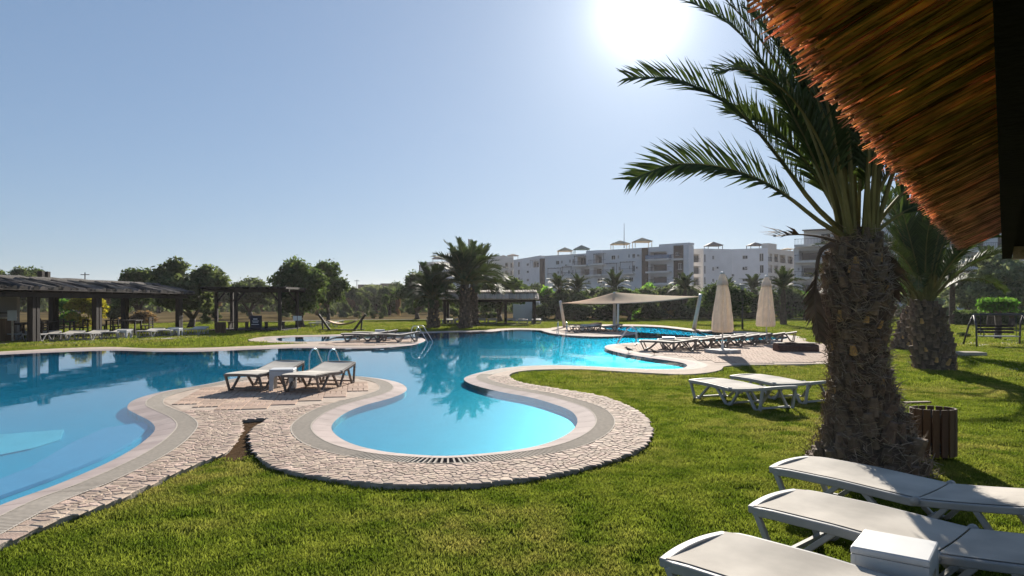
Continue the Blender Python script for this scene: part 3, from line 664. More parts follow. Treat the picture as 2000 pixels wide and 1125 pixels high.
FR_FAR = [frond_mesh(arc(1, R(e0), R(e1)), 46, .26, .022, 5 + k, .15, .014) for k, (e0, e1) in enumerate(((84, 40), (72, 0), (60, -25), (45, -45), (25, -60)))]
FR_NEAR = [frond_mesh(arc(3.0, R(e0), R(e1)), 84, .46, .026, 25 + k, .2, .034) for k, (e0, e1) in enumerate(((86, 70), (80, 45), (70, 15), (58, -15), (40, -40)))]
def boot_mesh(w, h, d, cut):
    m_ = MB(); m_.add([(-w / 2, 0, 0), (w / 2, 0, 0), (w * .26, 0, h), (-w * .26, 0, h), (-w * .42, -d * .35, .02), (w * .42, -d * .35, .02), (w * .20, -d, h * .98), (-w * .20, -d, h * .98), (0, -d * .62, .0), (0, -d * 1.18, h * .93)],
                      [(0, 4, 7, 3), (5, 1, 2, 6), (4, 8, 9, 7), (8, 5, 6, 9), (0, 1, 5, 8, 4), (3, 7, 9, 6, 2)])
    me = bpy.data.meshes.new('leaf_base'); me.from_pydata(m_.v, [], m_.f); me.materials.append(M['boot']); me.materials.append(M['cut'] if cut else M['boot']); me.polygons[5].material_index = 1
    if cut: me.polygons[2].material_index = me.polygons[3].material_index = 1
    me.update(); return me
BOOTS = [boot_mesh(.15, .19, .085, False), boot_mesh(.13, .15, .07, True), boot_mesh(.17, .22, .07, False), boot_mesh(.14, .17, .10, False)]
def palm_trunk(parent, prof, cxf, nboot, boots, fib, seed, scale=1.0, base_r=.42):
    r = random.Random(seed); zs = [p[1] for p in prof]; rs = [p[0] for p in prof]; H = zs[-1]
    rad = lambda z: float(np.interp(z, zs, rs))
    m_ = MB(); N_ = 20; Z = np.linspace(zs[0], H, 16)
    V = []
    for z in Z:
        cx, cy_ = cxf(z)
        for k in range(N_): a = 2 * math.pi * k / N_; rr = rad(z) * (.90 + r.uniform(-.04, .04)); V.append((cx + rr * math.cos(a), cy_ + rr * math.sin(a), z))
    m_.add(V, [(i * N_ + k, i * N_ + (k + 1) % N_, (i + 1) * N_ + (k + 1) % N_, (i + 1) * N_ + k) for i in range(15) for k in range(N_)] + [tuple(range(15 * N_, 16 * N_))])
    tr = m_.build('trunk', 'bark_palm', parent)
    for i in range(nboot):
        z = zs[0] + (H - zs[0]) * (i + .5) / nboot * .97 + r.uniform(-.03, .03); a = i * 2.39996 + r.uniform(-.15, .15); cx, cy_ = cxf(z); rr = rad(z) * .86
        o = link('leaf_base', boots[r.choice([0, 0, 0, 2, 2, 3, 3, 3, 1])], None, tr); o.location = (cx + rr * math.cos(a), cy_ + rr * math.sin(a), z - .03)
        s_ = scale * r.uniform(.75, 1.2) * (rad(z) / base_r) ** .5; o.scale = (s_, s_ * r.uniform(.7, 1.3), s_ * r.uniform(.8, 1.1)); o.rotation_euler = (r.uniform(-.25, .18), r.uniform(-.2, .2), a + math.pi / 2)
    if fib:
        f = MB()
        for i in range(fib):
            z = r.uniform(zs[0], H); a = r.uniform(0, 6.283); cx, cy_ = cxf(z); rr = rad(z) * r.uniform(.93, 1.12); p = Vector((cx + rr * math.cos(a), cy_ + rr * math.sin(a), z)); o_ = Vector((math.cos(a), math.sin(a), 0)); tg = Vector((-math.sin(a), math.cos(a), 0))
            dr = (tg * r.uniform(-1, 1) + Vector((0, 0, r.uniform(-.5, .8))) + o_ * r.uniform(-.1, .45)).normalized() * r.uniform(.06, .17); wv = Vector((0, 0, 1)).cross(dr).normalized() * .004 + Vector((0, 0, .004))
            f.add([p - wv, p + wv, p + dr + wv * .3, p + dr - wv * .3], [(0, 1, 2, 3)])
        tag(f.build('fibre', 'fibre', tr), kind='stuff')
    return tr
def far_palm(px, by, crown_y, spread, label, Y=None, trunk_px=22, nf=34, group='palms by the pool', zg=-.06, up=1.0, seed=0, boots=70):
    r = random.Random(seed + px); Y = Y or F * (EYE - zg) / (by - HOR); x = (px - 1000) / F * Y; H = EYE - (crown_y - HOR) / F * Y - zg; rr = trunk_px / F * Y / 2; fl = spread / F * Y
    t = thing('palm_tree', label, 'palm tree', (x, Y, zg), r.uniform(0, 6.28), group)
    palm_trunk(t, [(rr * 1.25, -.05), (rr * 1.15, H * .15), (rr * .95, H * .5), (rr * .9, H * .85), (rr * .5, H)], lambda z: (0, 0), boots, BOOTS, 0, px, .9 * rr / .3, rr)
    for i in range(nf):
        k = min(4, int(5 * i / nf + r.uniform(-.4, .4))) if i else 0; k = max(0, k); o = link('frond', FR_FAR[k], None, t); s_ = fl * r.uniform(.85, 1.1); o.scale = (s_, s_, s_ * up); o.location = (0, 0, H - .05); o.rotation_euler = (r.uniform(-.2, .2), 0, i * 2.39996)
    return t

# ------------------------------------------------------------------ the big palm in front on the right
PY = 7.42; PX0 = (1690 - 1000) / F * PY
def pz(y): return EYE - (y - HOR) / F * PY
big = thing('palm_tree', 'large palm with thick shaggy trunk standing behind the near white loungers', 'palm tree', (PX0, PY, -.06), 0, 'palms by the pool')
prof_px = [(925, 1597, 1800), (880, 1598, 1790), (850, 1612, 1775), (780, 1617, 1752), (700, 1615, 1735), (600, 1600, 1745), (520, 1605, 1740), (470, 1628, 1722), (445, 1645, 1705)]
prof = [((b - a) / 2 / F * PY, pz(y) + .06) for y, a, b in prof_px]; prof[0] = (prof[0][0], -.08)
cxs = [(((a + b) / 2 - 1000) / F * PY - PX0) for y, a, b in prof_px]
bz = [p[1] for p in prof]
prof = [(r_ * (1.08 - .27 * min(1, max(0, z_) / 1.0) + .03 * max(0, z_ - 1.2)), z_) for r_, z_ in prof]
palm_trunk(big, prof, lambda z: (float(np.interp(z, bz, cxs)), 0), 295, BOOTS, 6000, 3, .86, .40)
crown = Vector((float(np.interp(pz(455), bz, cxs)), 0, pz(462) + .06))
def custom(pxs, seed, nl=84, ll=.46, roll=.9, r0=.034, bare=.3, lm='leaflet', w=.026, tw=.75):
    pts = [AT(x, y, PY + dy) - Vector((PX0, PY, -.06)) for x, y, dy in pxs]
    o = link('frond', frond_mesh(pts, nl, ll, w, seed, roll, r0, bare, lm, tw), None, big); return o
custom([(1650, 462, -.1), (1600, 432, -.2), (1540, 385, -.3), (1480, 350, -.4), (1400, 325, -.45), (1310, 322, -.5), (1232, 352, -.5)], 101, 74, .50, 1.05, .03, .30)
custom([(1652, 458, 0), (1590, 400, -.1), (1530, 320, -.2), (1460, 235, -.3), (1390, 183, -.3), (1310, 155, -.3), (1228, 152, -.3)], 102, 88, .50, .95, .034, .22)
custom([(1655, 455, .1), (1610, 360, .1), (1560, 250, .2), (1500, 140, .3), (1430, 50, .3), (1350, 5, .4)], 103, 88, .48, .8, .034, .25)
custom([(1658, 455, .2), (1620, 350, .4), (1570, 245, .6), (1510, 170, .8), (1440, 130, 1.0)], 104, 80, .46, .9, .032, .25)
custom([(1660, 455, .1), (1635, 340, .0), (1600, 220, -.1), (1545, 100, -.2), (1470, -10, -.2), (1400, -60, -.2)], 105, 84, .48, .6, .034, .25)
custom([(1662, 455, -.2), (1640, 330, -.4), (1615, 200, -.6), (1580, 80, -.7), (1520, -40, -.8)], 106, 84, .48, .6, .034, .28)
custom([(1655, 456, .3), (1612, 375, .5), (1560, 300, .7), (1490, 235, .9), (1420, 215, 1.1)], 114, 84, .46, .8, .032, .25)
custom([(1660, 455, -.1), (1630, 350, -.3), (1590, 255, -.5), (1530, 175, -.7), (1450, 135, -.8), (1400, 140, -.85)], 115, 84, .46, .7, .032, .25)
custom([(1660, 455, .1), (1640, 330, .3), (1612, 215, .5), (1565, 120, .8), (1500, 60, 1.0)], 116, 84, .46, .5, .032, .25)
custom([(1665, 455, .0), (1650, 330, -.1), (1635, 210, -.2), (1605, 100, -.3), (1560, 10, -.4)], 117, 84, .46, .4, .032, .25)
custom([(1672, 455, .2), (1668, 330, .3), (1660, 200, .4), (1640, 80, .5), (1600, -60, .6)], 107, 84, .48, .3, .034, .25)
custom([(1690, 455, -.1), (1705, 400, -.1), (1740, 330, -.2), (1800, 240, -.2), (1880, 180, -.2)], 108, 80, .46, -.5, .034, .3)
custom([(1698, 458, .1), (1730, 415, .2), (1775, 365, .4), (1850, 310, .6), (1930, 300, .8)], 109, 74, .42, -.6, .03, .3)
custom([(1700, 462, -.1), (1740, 430, -.1), (1800, 400, 0), (1870, 395, .1)], 110, 60, .4, -.7, .026, .35)
custom([(1630, 470, -.2), (1600, 462, -.3), (1560, 458, -.35), (1513, 462, -.4)], 111, 8, .36, .2, .02, .62, 'dead', .05)
custom([(1625, 478, -.1), (1603, 490, -.15), (1594, 540, -.15), (1593, 610, -.12), (1602, 665, -.1)], 112, 34, .22, .3, .03, .3, 'dead', .03)
custom([(1706, 472, -.15), (1728, 490, -.2), (1742, 530, -.2), (1748, 580, -.2)], 113, 20, .2, .3, .028, .3, 'dead', .03)
for i in range(17):
    k = [0, 0, 1, 0, 1, 1, 2, 0, 1, 2][i % 10]; a = i * 2.39996 + .4
    if math.cos(a) < -.35 and k > 1: k = 1
    o = link('frond', FR_NEAR[k], None, big); s_ = random.uniform(.88, 1.08); o.scale = (s_,) * 3; o.location = (crown.x + .16 * math.cos(a), .16 * math.sin(a), crown.z - .04); o.rotation_euler = (random.uniform(-.15, .15), random.uniform(-.1, .1), a)
# second, third palms to the right of it
def mid_palm(px, by, cy_, trunk_px, spread, label, lean=0.0, nf=40, seed=0):
    r = random.Random(seed); zg = -.06; Y = F * (EYE - zg) / (by - HOR); x = (px - 1000) / F * Y; H = EYE - (cy_ - HOR) / F * Y - zg; rr = trunk_px / F * Y / 2; s0 = spread / F * Y / 3.0
    t = thing('palm_tree', label, 'palm tree', (x, Y, zg), 0, 'palms by the pool')
    palm_trunk(t, [(rr * 1.05, -.05), (rr * 1.12, H * .12), (rr * .98, H * .4), (rr * .9, H * .75), (rr * .6, H)], lambda z: (lean * z / H, 0), 170, BOOTS, 500, seed, .95, .42)
    for i in range(nf):
        k = min(4, max(0, int(4.2 * i / nf + r.uniform(-.5, .5)))); a = i * 2.39996; o = link('frond', FR_NEAR[k], None, t); s_ = s0 * r.uniform(.8, 1.1); o.scale = (s_,) * 3; o.location = (lean + .12 * math.cos(a), .12 * math.sin(a), H - .06); o.rotation_euler = (r.uniform(-.15, .15), 0, a)
    return t
mid_palm(1826, 722, 588, 72, 240, 'medium palm with ringed trunk on the lawn right of the big palm', -.25, 44, 11)
mid_palm(1768, 683, 598, 46, 130, 'leaning palm half hidden just left of the medium palm on the right', .35, 30, 12)
mid_palm(1612, 672, 560, 24, 60, 'slim palm trunk peeping out left of the big palm trunk', .0, 14, 13)
far_palm(846, 642, 585, 62, 'small bushy palm left of the two tall palms beside the pool', trunk_px=22, nf=40, up=1.25, seed=1)
far_palm(908, 642, 556, 92, 'tall palm with full crown beside the pool, front one of a pair', trunk_px=24, nf=46, up=1.0, seed=2)
far_palm(924, 637, 556, 84, 'tall palm right behind the front palm beside the pool', trunk_px=20, nf=36, up=1.0, seed=3)
for i, (px, cy_, sp, lb) in enumerate(((1092, 560, 34, 'far palm crown above bushes by the left dark strip of the white block'), (1128, 562, 36, 'far palm left of the sail peak in front of the white block'), (1200, 560, 40, 'far palm directly above the peak of the beige sail'), (1338, 562, 36, 'far palm in front of the right corner of the white block'),
                                   (1420, 566, 34, 'far palm crown between the two closed parasols, left of the lamp'), (1470, 562, 36, 'far palm behind the second closed parasol'), (1530, 560, 46, 'far palm with wide crown right of the second closed parasol'), (1935, 540, 70, 'palm crown below the dark roof end on the far right'), (1860, 548, 60, 'far palm behind the medium palm on the right lawn'))):
    far_palm(px, 612, cy_ + 5, sp, lb, Y=74 + 3 * (i % 3) - (20 if i == 6 else 0) - (25 if i > 6 else 0), trunk_px=12, nf=30, group='palms in front of the apartments', seed=20 + i, boots=0)
# ------------------------------------------------------------------ trees and shrubs
tree(372, 642, 496, 140, 'leaf_olive', 0, 'big spreading tree at the far end of the long dark pergola', 612)
tree(268, 632, 524, 84, 'leaf_dark', 1, 'dark layered tree rising behind the long pergola roof', 600)
tree(492, 622, 545, 100, 'leaf_olive', 2, 'olive tree behind the open frame pergola', 602)
tree(590, 641, 505, 112, 'leaf_dark', 3, 'large dark tree right of the open frame pergola, thick pale trunk', 612)
tree(640, 634, 508, 82, 'leaf_dark', 4, 'dark tree crown merging with the right side of the large dark tree', 600)
tree(815, 624, 532, 96, 'leaf_dark', 5, 'dark olive tree standing left of the small bushy palm', 604)
tree(760, 615, 556, 60, 'leaf_olive', 6, 'small olive tree in the dry field left of the dark olive', 602)
tree(978, 630, 538, 112, 'leaf_dark', 6, 'wide dark tree rising behind the tan reed pavilion', 606)
tree(870, 612, 545, 80, 'leaf_olive', 1, 'olive tree far behind the small bushy palm', 600)
tree(1425, 645, 552, 100, 'leaf_dark', 2, 'dark tree between the two closed parasols', 617)
tree(1395, 634, 556, 80, 'leaf_dark', 5, 'dark tree behind the first closed parasol', 612)
tree(1228, 626, 560, 84, 'leaf_dark', 0, 'dark tree under the middle of the beige sail', 609)
tree(1100, 622, 565, 84, 'leaf_olive', 3, 'olive tree behind the left pole of the sail', 606)
tree(1160, 620, 562, 76, 'leaf_dark', 4, 'dark tree behind the left half of the sail', 606)
tree(1300, 622, 558, 80, 'leaf_dark', 6, 'dark tree behind the right half of the sail', 606)
tree(1345, 620, 556, 70, 'leaf_olive', 1, 'grey green tree behind the leaning sail pole', 606)
tree(1480, 618, 560, 70, 'leaf_dark', 3, 'dark tree just behind the lamp post', 606)
tree(1050, 620, 556, 60, 'leaf_olive', 2, 'olive tree above the white wash hut', 604)
tree(1975, 640, 500, 130, 'leaf_grey', 2, 'pale grey green tree at the far right edge', 612)
tree(1890, 630, 535, 100, 'leaf_grey', 4, 'pale tree behind the clipped hedges on the right', 606)
tree(1800, 622, 528, 90, 'leaf_green', 6, 'green tree behind the medium palm trunk on the right', 604)
tree(20, 613, 514, 90, 'leaf_olive', 0, 'far tree above the left end of the pergola roof', 600, Y=75)
tree(62, 612, 524, 70, 'leaf_dark', 5, 'far tree above the pergola roof, right of the leftmost one', 600, Y=80)
tree(455, 606, 553, 70, 'leaf_olive', 6, 'far olive on the field edge left of the frame pergola', 596, Y=105)
for i, (px, top, w, lm, lb) in enumerate(((695, 557, 60, 'leaf_olive', 'far olive at the back of the field right of the large dark tree'), (735, 556, 64, 'leaf_grey', 'far pale tree at the back of the field'), (775, 553, 60, 'leaf_dark', 'far dark tree at the back of the field left of the dark olive'), (420, 549, 60, 'leaf_brown', 'far brownish tree right of the big spreading tree'),
                                          (310, 560, 70, 'leaf_olive', 'far olive seen under the crown of the big spreading tree'), (220, 556, 70, 'leaf_brown', 'brown bushy tree seen under the pergola roof'), (120, 558, 60, 'leaf_olive', 'olive seen below the pergola roof near its middle'), (545, 556, 60, 'leaf_dark', 'far dark tree between the frame pergola and the large dark tree'),
                                          (1015, 552, 50, 'leaf_olive', 'far olive behind the right end of the tan pavilion'), (945, 552, 60, 'leaf_dark', 'far dark tree behind the tall palms'))):
    tree(px, 606, top, w, lm, i % 7, lb, 598, group='trees at the back of the field', Y=110 + 6 * (i % 3))
for i, (px, by, top, w, lm, lb) in enumerate(((580, 623, 590, 38, 'leaf_dark', 'dark rounded shrub left of the large dark tree trunk'), (636, 622, 588, 36, 'leaf_dark', 'dark clipped shrub behind the hammock stand'), (671, 622, 603, 26, 'leaf_grey', 'pale shrub left in the row behind the hammock'), (699, 622, 607, 22, 'leaf_olive', 'second shrub from left in the row behind the hammock'),
                                              (729, 622, 608, 18, 'leaf_dark', 'third shrub from left in the row behind the hammock'), (744, 623, 611, 14, 'leaf_dark', 'smallest dark shrub at the right end of the row behind the hammock'), (680, 608, 579, 30, 'leaf_olive', 'round shrub in the dry field above the hammock'), (750, 610, 577, 34, 'leaf_olive', 'loose shrub in the dry field by the dark olive'),
                                              (165, 640, 574, 84, 'leaf_yellow', 'yellow flowering bush seen beyond the pergola'), (130, 640, 585, 50, 'leaf_green', 'green bush left of the yellow flowering bush'), (270, 634, 600, 70, 'leaf_brown', 'low brown bush behind the pergola tables'), (230, 632, 588, 50, 'leaf_olive', 'olive bush right of the yellow flowering bush'),
                                              (405, 634, 590, 50, 'leaf_olive', 'bush at the right foot of the big spreading tree'), (1068, 622, 560, 44, 'leaf_bright', 'bright green bush right of the tan pavilion'), (1112, 618, 562, 40, 'leaf_bright', 'bright green bush above the left end of the sail'), (1172, 616, 557, 44, 'leaf_green', 'green bush left of the far palm over the sail'),
                                              (1262, 616, 555, 52, 'leaf_bright', 'light green bush right of the sail peak'), (1322, 616, 557, 50, 'leaf_bright', 'light green bush above the right end of the sail'), (1370, 616, 560, 40, 'leaf_green', 'green bush right of the leaning sail pole'), (1060, 628, 590, 40, 'leaf_olive', 'grey green bush beside the white wash hut'),
                                              (1135, 626, 592, 60, 'leaf_olive', 'wide bush on the ground behind the left sail pole'), (1180, 625, 594, 60, 'leaf_dark', 'wide dark bush left of the middle sail pole'), (1270, 624, 594, 60, 'leaf_dark', 'wide dark bush right of the middle sail pole'), (1305, 622, 598, 40, 'leaf_yellow', 'yellowish bush on the ground behind the right half of the sail'),
                                              (1340, 624, 592, 50, 'leaf_dark', 'dark bush at the foot of the leaning sail pole'), (1380, 624, 590, 60, 'leaf_dark', 'dark bush left of the first closed parasol'), (1460, 620, 590, 60, 'leaf_dark', 'dark bush behind the lamp post foot'), (1540, 622, 585, 60, 'leaf_green', 'green bush right of the second closed parasol'),
                                              (880, 626, 600, 34, 'leaf_olive', 'low bush behind the small bushy palm'), (950, 624, 600, 40, 'leaf_dark', 'low dark bush under the tan pavilion'), (1850, 632, 585, 50, 'leaf_grey', 'pale bush behind the medium palm trunk'), (1910, 626, 560, 90, 'leaf_grey', 'tall pale bush behind the clipped hedges'), (1985, 626, 565, 60, 'leaf_olive', 'olive bush behind the hedge at the right edge'),
                                              (1790, 640, 592, 40, 'leaf_dark', 'dark bush between the big and the medium palm'), (1610, 622, 590, 60, 'leaf_dark', 'dark bush left of the big palm trunk'), (1880, 660, 648, 26, 'leaf_dark', 'low spiky plant on the lawn near the swing bench'))):
    bush(px, by, top, w, lm, i % 4, lb)
r_ = np.random.default_rng(99); Vs = []
for i in range(420):
    Yw = r_.uniform(125, 240); xw = r_.uniform(-.76, .02) * Yw; h_w = r_.uniform(2.0, 4.6) * (.7 + Yw / 500); w_w = r_.uniform(2.0, 5.0); nl = 110
    D_ = r_.normal(size=(nl, 3)); D_ /= np.linalg.norm(D_, axis=1)[:, None]; D_[:, 2] = np.abs(D_[:, 2]); P0 = np.array((xw, Yw, .1)) + D_ * np.array((w_w, w_w * .7, h_w)) * (.6 + .45 * r_.uniform(size=(nl, 1)))
    t_ = r_.normal(size=(nl, 3)); t_ /= np.linalg.norm(t_, axis=1)[:, None]; b_w = np.cross(t_, D_); s_w = r_.uniform(.35, .8, (nl, 1))
    Vs.append(np.stack([P0 - t_ * s_w, P0 - b_w * s_w * .7, P0 + t_ * s_w, P0 + b_w * s_w * .7], 1).reshape(-1, 3))
Vs = np.vstack(Vs); tag(link('far_wood', raw_mesh('far_wood', Vs, np.arange(len(Vs)).reshape(-1, 4)), 'leaf_olive'), 'low dark scrub and trees on the horizon beyond the dry field', 'wood', kind='stuff')
r_ = random.Random(31)
ONE = ['', 'first', 'second', 'third', 'fourth', 'fifth', 'sixth', 'seventh', 'eighth', 'ninth', 'tenth', 'eleventh', 'twelfth', 'thirteenth', 'fourteenth', 'fifteenth', 'sixteenth', 'seventeenth', 'eighteenth', 'nineteenth', 'twentieth']
def nth(k): return ONE[k] if k <= 20 else ('twenty-' + ONE[k - 20] if k < 30 else 'thirtieth')
for i in range(30):
    px = 1035 + i * 18 + r_.uniform(-6, 6); bush(px, 618, r_.uniform(556, 580), r_.uniform(54, 80), r_.choice(['leaf_dark', 'leaf_olive', 'leaf_green', 'leaf_dark']), i % 4, '%s shrub from the left in the dark belt below the apartments' % nth(i + 1), 'shrub belt below the apartments', Y=r_.uniform(72, 84))
for i, px in enumerate(sorted(r_.uniform(385, 860) for k in range(22))):
    bush(px, 612, 590 - r_.uniform(-6, 14), r_.uniform(16, 34), r_.choice(['leaf_olive', 'leaf_grey', 'leaf_dark', 'leaf_brown']), i % 4, '%s scrub bush from the left in the dry field' % nth(i + 1), 'scrub in the dry field', Y=r_.uniform(78, 115))
for i, px in enumerate(sorted(r_.uniform(1560, 2000) for k in range(12))):
    bush(px, 616, r_.uniform(560, 585), r_.uniform(50, 80), r_.choice(['leaf_olive', 'leaf_grey', 'leaf_dark']), i % 4, '%s shrub from the left in the belt behind the right lawn' % nth(i + 1), 'shrub belt behind the right lawn', Y=r_.uniform(68, 80))
def rect_px(x0, x1, yf, yb): return [g2(x0, yf), g2(x1, yf), g2(x1, yb), g2(x0, yb)]
for (x0, x1, yf, yb, h, lm, lb) in ((1866, 1906, 634, 631, .95, 'leaf_dark', 'dark clipped hedge block right of the medium palm'), (1908, 2060, 634, 631, .95, 'leaf_dark', 'long clipped hedge at the right edge'), (1530, 1650, 618, 616, 1.0, 'leaf_dark', 'dark clipped hedge below the balconied block'), (1565, 1640, 612, 610.5, 2.3, 'leaf_green', 'tall green clipped hedge left of the big palm trunk')):
    o, c = clipped(rect_px(x0, x1, yf, yb), -.08, h, .10, 60, lm, 'hedge'); tag(o, lb, 'hedge', 'clipped hedges')
    P = np.array(rect_px(x0, x1, yf, yb)); q = P.mean(0) + (P - P.mean(0)) * .94 - c; mbx = MB(); mbx.prism(q.tolist(), -.08, h - .12); mbx.build('hedge_body', 'leaf_dark', o)
tp = G(1948, 662); top_t = thing('topiary_tree', 'clipped flat topped topiary by the swing bench on the right', 'topiary', (tp.x, tp.y, -.06))
disc = [(1.55 / 2 * math.cos(a), 1.25 / 2 * math.sin(a)) for a in np.linspace(0, 6.283, 20, endpoint=False)]
o, c = clipped(disc, 1.35, 1.85, .07, 240, 'leaf_green', 'crown', top_t); mbx = MB(); mbx.prism([(x * .92, y * .92) for x, y in disc], 1.38, 1.78); mbx.build('crown_core', 'leaf_dark', top_t)
mbx = MB(); mbx.tube([(0, 0, 0), (.05, 0, .7), (0, 0, 1.45)], [.16, .13, .15], 8); mbx.build('trunk', 'bark', top_t)

# ------------------------------------------------------------------ apartment blocks
class Block:
    def __init__(s, name, label, ref):
        s.o = thing(name, label, 'building', (ref[0], ref[1], -.1), 0, 'apartment blocks'); s.off = Vector((ref[0], ref[1], -.1)); s.parts = {}
    def put(s, mb, name, m, parent=None): return mb.build(name, m, parent or s.o, off=s.off)
def on_line(px, A, B):
    k = (px - 1000) / F; d = (B[0] - A[0], B[1] - A[1]); t = (k * A[1] - A[0]) / (d[0] - k * d[1]); return t
class Face:
    """a facade between two plan points; openings are given as photo rectangles"""
    def __init__(s, blk, xa, Da, xb, Db):
        s.b = blk; s.A = Vector(((xa - 1000) / F * Da, Da)); s.B = Vector(((xb - 1000) / F * Db, Db)); s.L = (s.B - s.A).length; s.d = (s.B - s.A) / s.L; s.n = Vector((s.d.y, -s.d.x))
        if s.n.y > 0: s.n = -s.n
    def u(s, px): return on_line(px, s.A, s.B) * s.L
    def z(s, px, py): Y = (s.A + s.d * s.u(px)).y; return EYE - (py - HOR) / F * Y
    def pt(s, u, y, z): p = s.A + s.d * u - s.n * y; return (p.x, p.y, z)       # y > 0 goes into the building
    def box(s, mb, u0, u1, y0, y1, z0, z1):
        P = [s.pt(*q) for q in ((u0, y0, z0), (u1, y0, z0), (u1, y1, z0), (u0, y1, z0), (u0, y0, z1), (u1, y0, z1), (u1, y1, z1), (u0, y1, z1))]
        mb.add(P, [(3, 2, 1, 0), (4, 5, 6, 7), (0, 1, 5, 4), (1, 2, 6, 5), (2, 3, 7, 6), (3, 0, 4, 7)])
    def wall(s, u0, u1, z0, z1, ops, m='wallw', th=.3, depth=12, body=True, name='wall'):
        """ops: (u0,u1,z0,z1,kind)"""
        mb = MB(); us = sorted({u0, u1, *[min(max(o[k], u0), u1) for o in ops for k in (0, 1)]}); zs = sorted({z0, z1, *[min(max(o[k], z0), z1) for o in ops for k in (2, 3)]})
        for a, b in zip(us, us[1:]):
            run = None
            for c, d in zip(zs, zs[1:]):
                hole = any(o[0] - 1e-6 <= (a + b) / 2 <= o[1] + 1e-6 and o[2] <= (c + d) / 2 <= o[3] for o in ops)
                if hole:
                    if run: s.box(mb, a, b, 0, th, *run); run = None
                else: run = (run[0], d) if run else (c, d)
            if run: s.box(mb, a, b, 0, th, *run)
        s.b.put(mb, name, m)
        if body:
            k = MB(); s.box(k, u0 + .01, u1 - .01, 1.9, depth, z0, z1 - .35); s.box(k, u0 + .012, u0 + .3, th + .002, 1.9, z0, z1 - .36); s.box(k, u1 - .3, u1 - .012, th + .002, 1.9, z0, z1 - .36); s.b.put(k, 'inner_wall', m)
            k = MB(); s.box(k, u0 + .02, u1 - .02, th + .004, depth - .02, z1 - .34, z1 - .1); s.b.put(k, 'roof', 'slab')
        for o in ops:
            if o[4] == 'win':
                f = MB(); fw = .09; a, b, c, d = o[:4]
                for q in ((a, b, c, c + fw), (a, b, d - fw, d), (a, a + fw, c + fw, d - fw), (b - fw, b, c + fw, d - fw), ((a + b) / 2 - .04, (a + b) / 2 + .04, c + fw, d - fw)): s.box(f, q[0], q[1], .10, .18, q[2], q[3])
                w_ = s.b.put(f, 'window', 'frame'); g = MB(); s.box(g, a + .01, b - .01, .15, .155, c + .01, d - .01); gg = g.build('pane', 'glass', w_, off=s.b.off)
                k = MB(); s.box(k, a - .06, b + .06, -.06, .1, c - .08, c - .005); k.build('sill', 'slab', w_, off=s.b.off)
            elif o[4] in ('log', 'bal'):
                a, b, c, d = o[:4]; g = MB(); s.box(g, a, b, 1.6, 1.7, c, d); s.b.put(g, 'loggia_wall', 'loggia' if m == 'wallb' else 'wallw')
                g = MB(); dw = (b - a) * .8; um = (a + b) / 2 + (.12 * (b - a) if o[4] == 'log' else -.05 * (b - a)); s.box(g, um - dw / 2, um + dw / 2, 1.54, 1.6, c + .02, c + min(2.2, (d - c) * .85)); s.b.put(g, 'balcony_door', 'glass')
                if o[4] == 'log':
                    r_ = MB(); s.box(r_, a + .01, b - .01, .05, .09, c + 1.0, c + 1.06); s.box(r_, a + .01, b - .01, .05, .09, c + .1, c + .14)
                    for k in range(1, int((b - a) / .22)): uu = a + (b - a) * k / int((b - a) / .22); s.box(r_, uu - .015, uu + .015, .055, .085, c + .14, c + 1.0)
                    s.b.put(r_, 'railing', 'rail')
    def balcony(s, u0, u1, zf, out=1.3, railm='rail', solid=0.0, zi=0.0):
        k = MB(); s.box(k, u0, u1, -out, -.004, zf - .42, zf); o = s.b.put(k, 'balcony', 'slab'); r_ = MB()
        for (a, b, c, d) in ((u0, u1, -out + .02, -out + .06), (u0 + .02, u0 + .06, -out + .06, -.01), (u1 - .06, u1 - .02, -out + .06, -.01)):
            s.box(r_, a, b, c, d, zf + 1.0, zf + 1.06); s.box(r_, a + .001, b - .001, c + .01, d - .01, zf + .12, zf + .92) if solid else None
        if not solid:
            nn = int((u1 - u0) / .25)
            for q in range(nn + 1): uu = u0 + .03 + (u1 - u0 - .06) * q / nn; s.box(r_, uu - .02, uu + .02, -out + .025, -out + .055, zf, zf + 1.0)
        r_.build('railing', railm, o, off=s.b.off)
    def frame(s, u0, u1, z0, z1, out=1.2):
        k = MB(); w = .10
        for uu in (u0, u1 - w): s.box(k, uu, uu + w, -out, -out + w, z0, z1 - .12); 
        for q in range(5): uu = u0 + (u1 - u0 - w) * q / 4; s.box(k, uu, uu + w, -out - .1, -.01, z1, z1 + .1)
        s.box(k, u0 - .15, u1 + .15, -out, -out + w, z1 - .12, z1 - .002); s.b.put(k, 'balcony_pergola', 'metal_dk')
    def R(s, x0, y0, x1, y1, kind):
        a, b = s.u(x0), s.u(x1); xm = (x0 + x1) / 2; return (min(a, b), max(a, b), s.z(xm, y1), s.z(xm, y0), kind)
